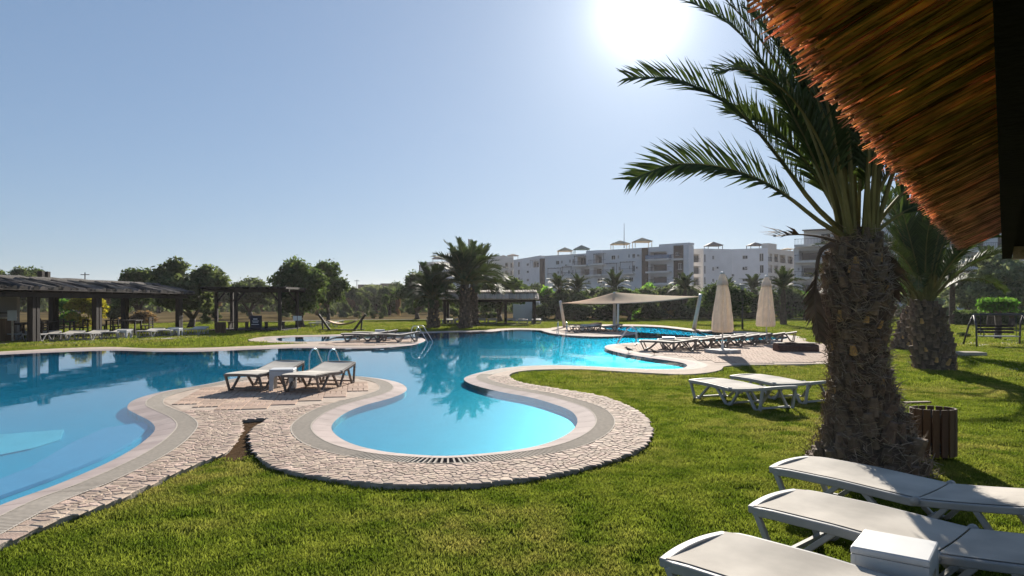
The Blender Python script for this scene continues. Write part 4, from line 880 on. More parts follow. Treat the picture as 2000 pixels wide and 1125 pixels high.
def gazebo(blk, px, ytop, wpx, ybase, Y, m):
    c = AT(px, ybase, Y); w = wpx / F * Y / 2; h = (ybase - ytop) / F * Y; k = MB()
    for sx in (-1, 1):
        for sy in (-1, 1): k.box(c.x + sx * w * .85 - .07, c.x + sx * w * .85 + .07, c.y + sy * w * .85 - .07, c.y + sy * w * .85 + .07, c.z - .6, c.z + h * .52)
    zt_ = c.z + h * .5; e = w * .85
    for sg in (-1, 1): k.box(c.x - e, c.x + e, c.y + sg * e - .05, c.y + sg * e + .05, zt_ - .12, zt_ - .01); k.box(c.x + sg * e - .05, c.x + sg * e + .05, c.y - e, c.y + e, zt_ - .125, zt_ - .015)
    o = blk.put(k, 'roof_gazebo', m); k = MB(); z0, z1 = c.z + h * .5, c.z + h
    k.add([(c.x - w, c.y - w, z0), (c.x + w, c.y - w, z0), (c.x + w, c.y + w, z0), (c.x - w, c.y + w, z0), (c.x, c.y, z1), (c.x, c.y, z0 + .15)], [(0, 1, 4), (1, 2, 4), (2, 3, 4), (3, 0, 4), (1, 0, 5), (2, 1, 5), (3, 2, 5), (0, 3, 5)]); k.build('gazebo_roof', m, o, off=blk.off)
def q1(x, y): return (1040 + x / 6.25, 450 + y / 6.25)
def q2(x, y): return (1330 + x / 6.25, 450 + y / 6.25)
def q3(x, y): return (800 + x / 5.626, 460 + y / 5.626)
# --- block with the dark strips (behind the sail)
B = Block('apartment_block', 'white apartment block with two dark strips and balconies behind the sail', ((1345 - 1000) / F * 172, 172))
fb = Face(B, 1055, 205, 1345, 172)
def RB(x0, y0, x1, y1, k, f=fb, q=q1): a = q(x0, y0); b = q(x1, y1); return f.R(a[0], a[1], b[0], b[1], k)
zl = fb.z(*q1(400, 296)); zr = fb.z(*q1(1500, 202)); uS = fb.u(q1(850, 0)[0]); z0 = -.1
wins = [(285, 370, 325, 418), (345, 368, 366, 405), (445, 355, 466, 395), (485, 350, 508, 405), (300, 495, 325, 530), (340, 490, 365, 530), (430, 485, 455, 530), (480, 480, 500, 530), (515, 475, 530, 525)]
ops = [RB(*w, 'win') for w in wins] + [RB(545, 320, 655, 420, 'bal'), RB(585, 460, 695, 545, 'bal'), RB(760, 300, 845, 400, 'bal'), RB(740, 455, 845, 540, 'bal'), RB(790, 585, 860, 650, 'win'), RB(450, 615, 490, 640, 'win')]
fb.wall(fb.u(q1(150, 0)[0]), uS - .01, z0, zl, ops, 'wallw')
wins = [(960, 305, 1010, 358), (1035, 302, 1056, 345), (1165, 290, 1186, 335), (1215, 285, 1252, 338), (960, 440, 1000, 525), (1045, 440, 1068, 490), (1170, 430, 1190, 475), (1215, 425, 1250, 505), (1120, 575, 1140, 610), (1175, 572, 1228, 628)]
ops = [RB(*w, 'win') for w in wins] + [RB(1430, 260, 1640, 345, 'bal'), RB(1430, 400, 1640, 495, 'bal'), RB(1430, 555, 1640, 640, 'bal')]
fb.wall(uS, fb.u(q1(1720, 0)[0]), z0, zr, ops, 'wallw', depth=6)
for x0, x1, yt in ((97, 150, 345), (1343, 1413, 215)):
    k = MB(); fb.box(k, fb.u(q1(x0, 0)[0]), fb.u(q1(x1, 0)[0]), -.35, -.003, z0, fb.z(*q1((x0 + x1) / 2, yt))); B.put(k, 'dark_cladding', 'accent')
k = MB(); fb.box(k, fb.u(q1(95, 0)[0]), fb.u(q1(150, 0)[0]) - .01, .0, 12, z0, zl - .4); B.put(k, 'end_wall', 'wallw')
k = MB(); fb.box(k, fb.u(q1(1535, 0)[0]), fb.L, .32, 2.6, zr + .02, zr + .6); B.put(k, 'roof_block', 'wallw')
k = MB(); fb.box(k, fb.u(q1(640, 0)[0]), fb.u(q1(830, 0)[0]), .5, 9, zl - .2, fb.z(*q1(740, 243))); B.put(k, 'stair_head', 'wallw')
ops = [RB(1775, 400, 1825, 475, 'win'), RB(1775, 545, 1825, 600, 'win'), RB(1745, 265, 1790, 305, 'win')]
fb.wall(fb.u(q1(1722, 0)[0]), fb.u(q1(1842, 0)[0]), z0, zr + .01, ops, 'accent', name='clad_wall', depth=2.4)
fb.wall(fb.u(q1(1843, 0)[0]), fb.L, z0, zr + .01, [], 'wallw', depth=2.4)
for (x0, x1, y, rm, so) in ((1412, 1700, 350, 'blue', 1), (1412, 1700, 500, 'rail', 0), (1412, 1700, 650, 'rail', 0), (520, 690, 425, 'rail', 0), (715, 895, 408, 'rail', 0), (545, 690, 555, 'rail', 0), (715, 860, 540, 'rail', 0), (885, 1030, 530, 'rail', 0), (1100, 1255, 518, 'rail', 0), (220, 330, 570, 'rail', 0), (395, 505, 560, 'rail', 0), (1725, 1840, 345, 'rail', 0)):
    a = q1((x0 + x1) / 2, y); fb.balcony(fb.u(q1(x0, 0)[0]), fb.u(q1(x1, 0)[0]), fb.z(*a), 1.3, rm, so)
for (x0, x1, y0, y1) in ((545, 655, 425, 312), (780, 900, 405, 288), (220, 380, 570, 462), (395, 505, 560, 446), (890, 1060, 530, 405), (1102, 1256, 518, 386)):
    fb.frame(fb.u(q1(x0, 0)[0]), fb.u(q1(x1, 0)[0]), fb.z(*q1((x0 + x1) / 2, y0)), fb.z(*q1((x0 + x1) / 2, y1)))
for (x, yt, w, yb, m) in ((395, 205, 190, 300, 'gaz_tan'), (598, 178, 200, 285, 'gaz_gr'), (1068, 122, 230, 215, 'gaz_tan'), (1337, 88, 235, 190, 'gaz_tan')):
    a = q1(x, yb); gazebo(B, a[0], q1(x, yt)[1], w / 6.25, a[1], (fb.A + fb.d * fb.u(a[0])).y + 4, m)
p = AT(1219, 470, 190); k = MB(); k.tube([(p.x, p.y, p.z - 2), (p.x, p.y, p.z + 4.6)], [.12, .05], 6); B.put(k, 'mast', 'metal_dk')
# --- concave block to its right
Cb = Block('apartment_block', 'beige and white block with concave blank wall behind the closed parasols', ((1450 - 1000) / F * 185, 185))
f1 = Face(Cb, 1345, 184, 1374, 182); f2 = Face(Cb, 1374, 182, 1430, 184.5); f3 = Face(Cb, 1430, 184.5, 1500, 180); f4 = Face(Cb, 1500, 180, 1558, 192)
def rr(f, *a): x0, y0, x1, y1, k = a; A = q2(x0, y0); Bq = q2(x1, y1); return f.R(A[0], A[1], Bq[0], Bq[1], k)
zc = f2.z(*q2(300, 222))
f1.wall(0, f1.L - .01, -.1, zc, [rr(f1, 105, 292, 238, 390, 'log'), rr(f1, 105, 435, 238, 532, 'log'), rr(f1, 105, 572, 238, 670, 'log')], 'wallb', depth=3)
f2.wall(0, f2.L - .01, -.1, zc, [rr(f2, 282, 290, 304, 390, 'win'), rr(f2, 282, 430, 304, 530, 'win'), rr(f2, 282, 570, 304, 660, 'win'), rr(f2, 383, 308, 410, 355, 'win'), rr(f2, 383, 445, 410, 495, 'win'), rr(f2, 383, 588, 410, 630, 'win')], 'wallw', depth=4)
f3.wall(0, f3.L - .01, -.1, zc + .01, [rr(f3, 748, 305, 815, 350, 'win'), rr(f3, 748, 443, 812, 485, 'win'), rr(f3, 748, 585, 812, 625, 'win'), rr(f3, 955, 280, 1008, 378, 'win'), rr(f3, 960, 422, 1010, 522, 'win')], 'wallw', depth=4)
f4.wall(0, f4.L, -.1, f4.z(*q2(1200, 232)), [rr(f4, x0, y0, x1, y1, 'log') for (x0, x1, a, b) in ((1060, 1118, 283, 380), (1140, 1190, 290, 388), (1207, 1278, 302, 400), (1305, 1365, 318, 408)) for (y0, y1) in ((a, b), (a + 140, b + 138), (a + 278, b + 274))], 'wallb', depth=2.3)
for (x, yt, w, yb, m, ff) in ((395, 138, 205, 235, 'gaz_dk', f2), (905, 145, 185, 220, 'gaz_dk', f3), (1300, 212, 130, 245, 'gaz_tan', f4)):
    a = q2(x, yb); gazebo(Cb, a[0], q2(x, yt)[1], w / 6.25, a[1], (ff.A + ff.d * ff.u(a[0])).y + 4, m)
k = MB(); f4.box(k, 1, 5.5, .35, 2.2, zc - .3, zc + 1.3); Cb.put(k, 'stair_head', 'wallb')
# --- tall block with deep balconies next to the big palm
D = Block('apartment_block', 'tall white block with deep balconies left of the big palm', ((1600 - 1000) / F * 130, 130))
fd = Face(D, 1550, 134, 1680, 128)
def RD(*a): x0, y0, x1, y1, k = a; A = q2(x0, y0); Bq = q2(x1, y1); return fd.R(A[0], A[1], Bq[0], Bq[1], k)
zd = fd.z(*q2(1500, 205)); ops = [RD(1440, 245, 1700, 385, 'bal'), RD(1470, 430, 1700, 585, 'bal'), RD(1480, 635, 1700, 795, 'bal'), RD(1420, 455, 1448, 495, 'win')]
fd.wall(fd.u(1551), fd.L, -.1, zd, ops, 'wallw')
for y in (205, 400, 600, 800): fd.balcony(fd.u(q2(1400 + (y == 800) * 40, 0)[0]), fd.u(1676), fd.z(*q2(1550, y - 30)), 1.4)
k = MB(); fd.box(k, fd.u(q2(1475, 0)[0]), fd.L, 2, 12, zd - .1, fd.z(*q2(1550, -2)) ); D.put(k, 'penthouse', 'wallw'); k = MB(); fd.box(k, fd.u(q2(1690, 0)[0]), fd.u(q2(1800, 0)[0]), 1.9, 1.999, zd + .2, zd + 2.4); D.put(k, 'penthouse_window', 'glass')
k = MB(); fd.box(k, fd.u(q2(1475, 0)[0]), fd.L, .2, 2, fd.z(*q2(1550, 0)) + .01, fd.z(*q2(1550, 0)) + .2); D.put(k, 'penthouse_canopy', 'metal_dk')
# --- block on the right behind the medium palm
E = Block('apartment_block', 'white block half hidden behind the medium palm on the right', ((1820 - 1000) / F * 120, 120))
fe = Face(E, 1720, 122, 2060, 112)
ops = []
for r_ in range(4):
    for c_ in range(6): x = 1740 + c_ * 52; ops.append(fe.R(x, 462 + r_ * 36, x + 26, 484 + r_ * 36, 'win'))
fe.wall(0, fe.L, -.1, fe.z(1850, 432), ops, 'wallw')
for y in (488, 524, 560): fe.balcony(fe.u(1880), fe.u(1960), fe.z(1920, y), 1.4)
k = MB(); fe.box(k, fe.u(1725), fe.u(1800), 1, 10, fe.z(1850, 432) - .1, fe.z(1850, 410)); E.put(k, 'roof_block', 'wallw')
# --- far block behind the tall palms
A_ = Block('apartment_block', 'far white block behind the crowns of the tall palms', ((940 - 1000) / F * 285, 285))
fa = Face(A_, 820, 300, 905, 285); fa2 = Face(A_, 905, 285, 1003, 290); fa3 = Face(A_, 1003, 290, 1056, 262)
def ra(f, x0, y0, x1, y1, k): A = q3(x0, y0); Bq = q3(x1, y1); return f.R(A[0], A[1], Bq[0], Bq[1], k)
fa.wall(0, fa.L - .01, -.1, fa.z(*q3(200, 292)), [ra(fa, 180, 375, 300, 400, 'log'), ra(fa, 150, 320, 175, 345, 'win'), ra(fa, 215, 320, 240, 345, 'win')], 'wallw')
fa2.wall(0, fa2.L - .01, -.1, fa2.z(*q3(980, 228)), [ra(fa2, x0, y0, x1, y1, 'log') for (x0, x1) in ((1050, 1085), (1108, 1160)) for (y0, y1) in ((298, 352), (382, 436), (465, 515))], 'wallb')
fa3.wall(0, fa3.L, -.1, fa3.z(*q3(1250, 250)), [ra(fa3, 1187, y, 1210, y + 55, 'win') for y in (290, 375, 460)] + [ra(fa3, 1284, y, 1310, y + 28, 'win') for y in (305, 385, 475)] + [ra(fa3, 1355, 285, 1420, 350, 'bal')], 'wallw')
k = MB(); fa2.box(k, fa2.u(q3(590, 0)[0]), fa2.u(q3(840, 0)[0]), .2, 9, fa2.z(*q3(700, 235)), fa2.z(*q3(700, 142))); A_.put(k, 'stair_head', 'wallw')
k = MB(); fa.box(k, -.6, -.01, .1, 9, -.1, fa.z(*q3(130, 320))); A_.put(k, 'dark_cladding', 'accent')
fa3.frame(fa3.u(q3(1355, 0)[0]), fa3.u(q3(1415, 0)[0]), fa3.z(*q3(1385, 352)), fa3.z(*q3(1385, 272)))
for (x, yt, w, yb) in ((305, 225, 120, 290), (1135, 200, 130, 245), (1030, 215, 70, 240)):
    a = q3(x, yb); gazebo(A_, a[0], q3(x, yt)[1], w / 5.626, a[1], 296, 'gaz_dk')
a = q3(660, 140); p = AT(a[0], a[1], 290); k = MB(); k.tube([(p.x, p.y, p.z - .5), (p.x, p.y, p.z + 3.6)], .18, 6); k.box(p.x - .6, p.x - .2, p.y - .2, p.y + .2, p.z + 1.6, p.z + 3.8); k.box(p.x + .25, p.x + .6, p.y - .2, p.y + .2, p.z + 1.6, p.z + 3.7); A_.put(k, 'antenna_mast', 'metal_dk')
for f_, q_, xs in ((fb, q1, ((700, 640), (1285, 470), (1300, 320), (420, 440))), (f3, q2, ((800, 468), (640, 560))), (f2, q2, ((440, 470),))):
    for x, y in xs:
        a = q_(x, y); blk_ = f_.b; uu, zz = f_.u(a[0]), f_.z(*a); k = MB(); f_.box(k, uu - .42, uu + .42, -.36, -.05, zz, zz + .6); o = blk_.put(k, 'air_conditioner', 'frame'); k = MB(); f_.box(k, uu - .25, uu + .15, -.372, -.362, zz + .1, zz + .5); k.build('fan_grille', 'metal_dk', o, off=blk_.off)
# low house on the horizon
p = AT(728, 556, 320); fh = thing('low_house', 'tiny dark house on the horizon beyond the field', 'building', (p.x, p.y, -.1)); k = MB(); k.box(-6, 5, -3, 3, 0, p.z + .1); k.build('wall', 'accent', fh); k = MB(); k.box(4, 9, -3.1, 3.1, p.z + .12, p.z + .6); k.build('roof', 'gaz_dk', fh); k = MB(); k.box(5.2, 7.8, -2, 2, 0, p.z + .1); k.build('annex', 'accent', fh)
for (px, top, Y, lb) in ((166, 532, 150, 'thin utility pole above the pergola roof'), (508, 543, 220, 'thin utility pole behind the olive tree'), (697, 546, 260, 'thin utility pole on the horizon')):
    p = AT(px, top, Y); o = thing('utility_pole', lb, 'utility pole', (p.x, p.y, -.1), 0, 'utility poles'); k = MB(); k.tube([(0, 0, 0), (0, 0, p.z + .1)], [.16, .1], 6); k.build('pole', 'wood_dk', o); k = MB(); k.box(-.9, .9, -.07, .07, p.z - .45, p.z - .3); k.build('crossarm', 'wood_dk', o)
# ------------------------------------------------------------------ loungers and side tables
LL, LW = 1.92, .68
def make_lounger(name, label, lift, mats=('resin', 'sling')):
    def zc(s):
        z = float(np.interp(s, (0, .06, .3, .58, .62), (.315, .325, .318, .288, .285)))
        if s > .6: z = .285 + (s - .6) * LL * math.tan(lift) + (.03 * ((s - .6) / .4) ** 2)
        return z
    t = thing(name, label, 'sun lounger', (0, 0, 0))
    SS = np.linspace(0, 1, 25)
    def slingpart(s0, s1, nm):
        b = MB(); q = [s for s in np.linspace(s0, s1, 14)]; yy = np.linspace(-LW / 2 + .012, LW / 2 - .012, 7)
        V = [(s * LL, y, zc(s) + .024 - .010 * (1 - (y / (LW / 2)) ** 2)) for s in q for y in yy]; V += [(x, y, z - .008) for x, y, z in V]; n_ = len(q) * 7
        b.add(V, [(i * 7 + j, (i + 1) * 7 + j, (i + 1) * 7 + j + 1, i * 7 + j + 1) for i in range(len(q) - 1) for j in range(6)] + [(n_ + i * 7 + j, n_ + i * 7 + j + 1, n_ + (i + 1) * 7 + j + 1, n_ + (i + 1) * 7 + j) for i in range(len(q) - 1) for j in range(6)]); return b.build(nm, mats[1], t, True)
    slingpart(.002, .597, 'seat_sling'); slingpart(.603, .998, 'backrest_sling')
    for sg in (-1, 1):
        b = MB(); y = sg * LW / 2; V = []; n_ = len(SS)
        for s in SS:
            h = .062 if s < .6 else .05; x = s * LL; z = zc(s) + .018; yo = y - sg * .03 * (1 if s in (SS[0], SS[-1]) else 0)
            V += [(x, yo - .028, z), (x, yo + .028, z), (x, yo + .022, z - h), (x, yo - .022, z - h)]
        b.add(V, [(4 * i + k, 4 * i + (k + 1) % 4, 4 * i + 4 + (k + 1) % 4, 4 * i + 4 + k) for i in range(n_ - 1) for k in range(4)] + [(3, 2, 1, 0), (4 * n_ - 4, 4 * n_ - 3, 4 * n_ - 2, 4 * n_ - 1)])
        b.build('side_rail', mats[0], t, False, None, .008)
        yl = y - sg * .005
        for (sa, sb, sc, sd) in ((.02, .085, .14, .30), (.40, .535, .59, .70), (.80, .90, .955, .985)):
            b = MB(); P = [(sa * LL, yl, zc(sa) - .03), (sb * LL, yl, .02), (sc * LL, yl, .02), (sd * LL, yl, zc(sd) - .03)]
            for p, q in zip(P, P[1:]):
                d = (Vector(q) - Vector(p)).normalized() * .012; b.beam(Vector(p) - d, Vector(q) + d, .038, .042, (0, 1, 0))
            b.build('leg', mats[0], t, False, None, .006)
        b = MB(); b.tube([(.6 * LL, y - sg * .01, zc(.6) + .004), (.6 * LL, y + sg * .045, zc(.6) + .004)], .034, 12); b.build('hinge', mats[0], t, True)
    for s, nm in ((0, 'foot_rail'), (1, 'head_rail')):
        b = MB(); V = []
        for k in range(13):
            y = -LW / 2 + LW * k / 12; bow = .030 * (1 - (2 * k / 12 - 1) ** 2) * (-1 if s == 0 else 1); x = s * LL + bow; z = zc(s) + .02 + .012 * (1 - (2 * k / 12 - 1) ** 2)
            V += [(x - .03, y, z), (x + .03, y, z), (x + .025, y, z - .05), (x - .025, y, z - .05)]
        b.add(V, [(4 * i + k, 4 * i + (k + 1) % 4, 4 * i + 4 + (k + 1) % 4, 4 * i + 4 + k) for i in range(12) for k in range(4)] + [(3, 2, 1, 0), (48, 49, 50, 51)]); b.build(nm, mats[0], t, False, None, .008)
    for s in (.11, .56, .93):
        b = MB(); b.beam((s * LL, -LW / 2 + .02, .05), (s * LL, LW / 2 - .02, .05), .03, .03); b.build('cross_bar', mats[0], t)
    return t
def place(o, foot, ax, z):
    o.location = (foot[0], foot[1], z); o.rotation_euler = (0, 0, math.atan2(ax[1], ax[0]))
GRP = 'sun loungers'
lf = make_lounger('sun_lounger', 'white lounger on the grass, half shaded, right in front of the big palm', R(5)); lf['group'] = GRP
lt = make_lounger('sun_lounger', 'left lounger of the pair on the round paved deck by the pool', R(7), ('resin_dk', 'sling')); lt['group'] = GRP
def lounger(proto, label, foot, ax, z, first=[]):
    o = proto
    if proto.name in first: o = copy_tree(proto)
    first.append(proto.name); o['label'] = label; o['group'] = GRP; place(o, foot, ax, z); return o
ZL = -.055
f_ = G(1546, 897, .3); h_ = G(1998, 976, .3); lounger(lf, 'white lounger on the grass, half shaded, right in front of the big palm', f_, (h_ - f_), ZL)
f_ = G(1514, 966, .3); lounger(lf, 'white lounger on the grass, middle of the three nearest, behind the small white table', f_, (.72, -.78), ZL)
f_ = G(1360, 1057, .3); lounger(lf, 'white lounger nearest the camera, cut off by the bottom edge', f_, (.70, -.72), ZL)
for a, b, lb in (((1376, 738), (1518, 760), 'white lounger on the mid lawn, front one of the two left of the big palm'), ((1453, 730), (1594, 748), 'white lounger on the mid lawn, touching the big palm trunk in the picture')):
    f_ = G(*a, .3); h_ = G(*b, .3); lounger(lf, lb, f_, h_ - f_, ZL)
PZ = .019
lounger(lt, 'left lounger of the pair on the round paved deck by the pool', G(471, 768), (.16, .987), PZ)
lounger(lt, 'right lounger of the pair on the round paved deck by the pool', G(583, 770.5), (.16, .987), PZ)
ORD = ['leftmost', 'second from left', 'third from left', 'fourth from left', 'fifth from left', 'sixth from left', 'seventh from left', 'rightmost']
a0, a1 = Vector((4.55, 25.3)), Vector((10.2, 31.0))
for i in range(8):
    p = a0.lerp(a1, i / 7); lounger(lt, ORD[i] + ' lounger in the long row on the parasol terrace', p, (.95, -.31 + .02 * (i % 3)), PZ)
for p, lb in ((G(668, 667.5), 'lounger at the left end of the small group on the island terrace'), (G(690, 664), 'lounger at the back of the small group on the island terrace'), (G(728, 668.5), 'lounger at the right front of the small group on the island terrace')):
    lounger(lt, lb, p, (.93, .2), PZ)
for p, ax, lb in ((G(1111, 650), (.9, .43), 'left lounger under the beige sail'), (G(1150, 649), (.95, .3), 'right lounger under the beige sail'), (G(1116, 645.5), (.9, .43), 'rear lounger under the beige sail')):
    lounger(lt, lb, p, ax, PZ)
for i, (x, y) in enumerate(((14, 667), (60, 667.5), (110, 667), (160, 665.5), (212, 662.5), (280, 660), (318, 658), (372, 655.5))):
    lounger(lf, ORD[i] + ' lounger in the row along the dark pergola', G(x, y, -.02), (-.12, .99), -.018)
for i, x in enumerate((872, 895, 938, 961, 998, 1022, 1048)):
    lounger(lf, ORD[min(i, 7)] .replace('seventh from left', 'rightmost') + ' lounger in the row in front of the tan pavilion', G(x, 633, -.02), (0, 1), -.018)
for p, lb in ((G(604, 640, -.06), 'left lounger on the far lawn behind the hammock'), (G(618, 637, -.06), 'right lounger on the far lawn behind the hammock')):
    lounger(lf, lb, p, (.95, .3), ZL)
def make_table(label):
    t = thing('side_table', label, 'side table', (0, 0, 0), 0, 'white plastic side tables'); s = .225; b = MB(); b.box(-s, s, -s, s, .36, .40); b.build('table_top', 'white', t, False, None, .012)
    for k in range(4):
        a = k * math.pi / 2; b = MB(); P = []
        # each side is one panel with an arched opening
        out = [(-s, 0), (-s + .075, 0), (-s + .085, .2)] + [(-s + .085 + (.05 - .05 * math.cos(q)), .2 + .08 * math.sin(q)) for q in np.linspace(.3, 1.57, 5)] + [(s - .085 - (.05 - .05 * math.cos(q)), .2 + .08 * math.sin(q)) for q in np.linspace(1.57, .3, 5)] + [(s - .085, .2), (s - .075, 0), (s, 0), (s - .004, .359), (-s + .004, .359)]
        n_ = len(out); ca, sa = math.cos(a), math.sin(a); fr = [(x, -s + .006, z) for x, z in out]; bk = [(x, -s + .03, z) for x, z in out]; V = [(ca * x - sa * y, sa * x + ca * y, z) for x, y, z in fr + bk]
        b.add(V, [tuple(range(n_)), tuple(range(2 * n_ - 1, n_ - 1, -1))] + [(i, n_ + i, n_ + (i + 1) % n_, (i + 1) % n_) for i in range(n_)]); b.build('leg_panel', 'white', t)
    return t
tb = make_table('white plastic side table between the two nearest loungers'); c = G(1748, 1062, .345); tb.location = (c.x, c.y, ZL); tb.rotation_euler = (0, 0, R(-37)); tb.scale = (.86, .86, 1)
for (p, z, rz, lb) in ((G(553, 762), PZ, R(9), 'white side table between the pair on the round paved deck'), (Vector((5.75, 26.35)), PZ, R(-15), 'white side table beside the leftmost lounger of the parasol terrace'), (G(742, 661.5), PZ, R(10), 'side table among the loungers of the island terrace'), (G(1143, 647.5), PZ, R(10), 'side table between the loungers under the sail'),
                      (G(243, 661, -.02), -.018, 0, 'pale side table in the dark pergola row, left of the centre loungers'), (G(345, 656.5, -.02), -.018, 0, 'white side table near the right end of the pergola row')):
    dup(tb, lb, (p.x, p.y, z), rz, 'white plastic side tables', 1.0)

# ------------------------------------------------------------------ closed parasols
def parasol(label, base, Y, top, seed, w=1.0):
    p = G(*base); t = thing('closed_parasol', label, 'parasol', (p.x, p.y, 0), R(seed * 20), 'closed parasols'); Ht = EYE - (top - HOR) / F * p.y; r = random.Random(seed)
    b = MB(); b.tube([(0, 0, .02), (0, 0, Ht - .05)], .026, 10); b.build('pole', 'white', t, True)
    ph = r.uniform(0, 6); wob = lambda a, z: 1.02 - .30 * abs(math.sin(4 * a + ph + .25 * math.sin(2.2 * z))) ** 1.6 + .10 * math.sin(3 * a + 1.5 * z + ph) + .05 * math.sin(17 * a - 2 * z)
    b = MB(); zb = .70; H2 = Ht - .06 - zb
    prof = [(.20, zb + .03), (.31, zb), (.345, zb + .10), (.33, zb + .25 * H2), (.285, zb + .45 * H2), (.235, zb + .63 * H2), (.18, zb + .78 * H2), (.13, zb + .88 * H2)]; b.lathe([(q * w, z) for q, z in prof], 96, (0, 0), wob); b.build('canopy', 'canvas', t, True)
    b = MB(); b.lathe([(.19 * w, zb + .80 * H2), (.165 * w, zb + .86 * H2), (.12 * w, zb + .93 * H2), (.085, zb + .985 * H2), (.02, zb + H2)], 40, (0, 0), lambda a, z: 1 + .08 * math.sin(8 * a + ph)); b.build('vent_cap', 'canvas', t, True)
    b = MB(); b.lathe([(.07, Ht - .07), (.08, Ht - .04), (.05, Ht), (.0, Ht + .015)], 12); b.build('finial', 'white', t, True)
    b = MB(); b.box(-.42, .42, -.03, .03, .02, .06); b.box(-.03, .03, -.42, .42, .021, .061); b.tube([(0, 0, .03), (0, 0, .35)], .045, 10); fr = b.build('base_frame', 'white', t)
    for sx in (-1, 1):
        for sy in (-1, 1): b = MB(); b.box(min(sx * .035, sx * .42), max(sx * .035, sx * .42), min(sy * .035, sy * .42), max(sy * .035, sy * .42), .022, .13); b.build('base_slab', 'base_grey', t, False, None, .008)
    return t
parasol('larger closed beige parasol standing before the lounger row', (1411, 690), None, 531, 1)
parasol('second closed beige parasol, nearer the big palm', (1497, 671), None, 538, 2, 1.1)
# brown low box
a = G(1562, 688); t = thing('storage_box', 'low dark brown box on the terrace near the second parasol', 'box', (a.x, a.y + .35, .019), R(-4)); b = MB()
sec = [(-.35, 0), (.35, 0), (.33, .2), (.22, .26), (-.22, .26), (-.33, .2)]; V = [(-.68, y, z) for y, z in sec] + [(.68, y, z * .92) for y, z in sec]; b.add(V, [tuple(range(6)), tuple(range(11, 5, -1))] + [(i, 6 + i, 6 + (i + 1) % 6, (i + 1) % 6) for i in range(6)]); b.build('box_body', 'brown_box', t, False, None, .02)
b = MB(); b.box(-.70, .70, -.235, .235, .262, .285); b.build('lid', 'brown_box', t, False, None, .01)
# birds on the pool rim
for (x, y, lb) in ((1228, 688.5, 'small dark bird on the terrace rim, left one'), (1278, 693.5, 'small dark bird on the terrace rim, right one')):
    p = G(x, y); t = thing('bird', lb, 'bird', (p.x, p.y, .006), R(200), 'birds on the rim'); b = MB(); b.tube([(-.16, 0, .07), (-.09, 0, .085), (-.03, 0, .10), (.05, 0, .12), (.075, 0, .155), (.10, 0, .175), (.125, 0, .17), (.15, 0, .162)], [.012, .02, .045, .042, .028, .026, .018, .003], 8); b.build('body', 'bird', t, True)
    for s in (-1, 1): b = MB(); b.tube([(.0, s * .015, .07), (.005, s * .016, .0), (.03, s * .02, .0)], .004, 5); b.build('leg', 'orange', t)
# ------------------------------------------------------------------ pool ladders
def ladder(label, p, rz, dark=False, gap=.48, h=.62):
    t = thing('pool_ladder', label, 'pool ladder', (p[0], p[1], 0), rz, 'pool ladders'); m = 'steel'
    for s in (-1, 1):
        b = MB(); y = s * gap / 2; pts = [(-.35, y, .0), (-.35, y, h * .55), (-.33, y, h * .8), (-.25, y, h * .96), (-.12, y, h), (.0, y, h * .93), (.08, y, h * .75), (.42, y, .0), (.5, y, -.45)]; b.tube([tuple(q) for q in smooth_poly(pts, .06, False)], .017, 10); b.build('handrail', m, t, True)
        b = MB(); b.tube([(-.35, y, .0), (-.35, y, .02)], .05, 12); b.build('floor_flange', m, t)
    for k in range(2): b = MB(); b.box(.4 + .06 * k, .52 + .06 * k, -gap / 2, gap / 2, -.18 - .2 * k, -.15 - .2 * k); b.build('tread', m, t)
    return t
p = G(640, 732); ladder('steel pool ladder behind the pair of deck loungers', (p.x, p.y - .1), R(75))
p = G(818, 667); ladder('steel pool ladder at the tip of the island terrace', (p.x + .1, p.y), R(-20), h=.68)
p = G(1226, 671.5); ladder('steel pool ladder at the left tip of the parasol terrace', (p.x, p.y), R(165), h=.68)
p = G(1098, 652); ladder('steel pool ladder at the sail terrace', (p.x, p.y), R(-100))
# ------------------------------------------------------------------ shade sail on three masts
lp, lt_ = G(1103, 641, -.06), AT(1096, 592, 46.5); mp_, pk = G(1200, 645.5), AT(1200, 571, 43.7); rp, rt = G(1355, 645, -.06), AT(1366, 579, 43.5); bk = AT(1208, 576, 52)
t = thing('shade_sail', 'beige shade sail stretched over white masts at the pool', 'shade sail', (pk.x, pk.y, 0)); off = Vector((pk.x, pk.y, 0))
cor = [lt_, rt, bk]; ctr = [AT(1245, 600, 36.5), AT(1290, 579, 46.5), AT(1160, 586, 48)]; edge = []
for i in range(3):
    a, b_, c_ = cor[i], cor[(i + 1) % 3], ctr[i]
    for k in range(16): s = k / 16; edge.append(a * (1 - s) ** 2 + c_ * 2 * s * (1 - s) + b_ * s * s)
b = MB(); NR = 10; ne = len(edge); V = [pk]
for r_ in range(1, NR + 1):
    s = r_ / NR
    for e in edge: q = pk.lerp(e, s); q = Vector((q.x, q.y, q.z - .10 * math.sin(math.pi * s) * min(1, abs(pk.z - e.z) * 1.5))); V.append(q)
Fs = [(0, 1 + k, 1 + (k + 1) % ne) for k in range(ne)] + [(1 + (r_ - 1) * ne + k, 1 + r_ * ne + k, 1 + r_ * ne + (k + 1) % ne, 1 + (r_ - 1) * ne + (k + 1) % ne) for r_ in range(1, NR) for k in range(ne)]
b.add(V, Fs); o = b.build('sail_cloth', 'sail', t, True, off); sm = o.modifiers.new('thick', 'SOLIDIFY'); sm.thickness = .012
bk_base = G(1262, 634, -.06)
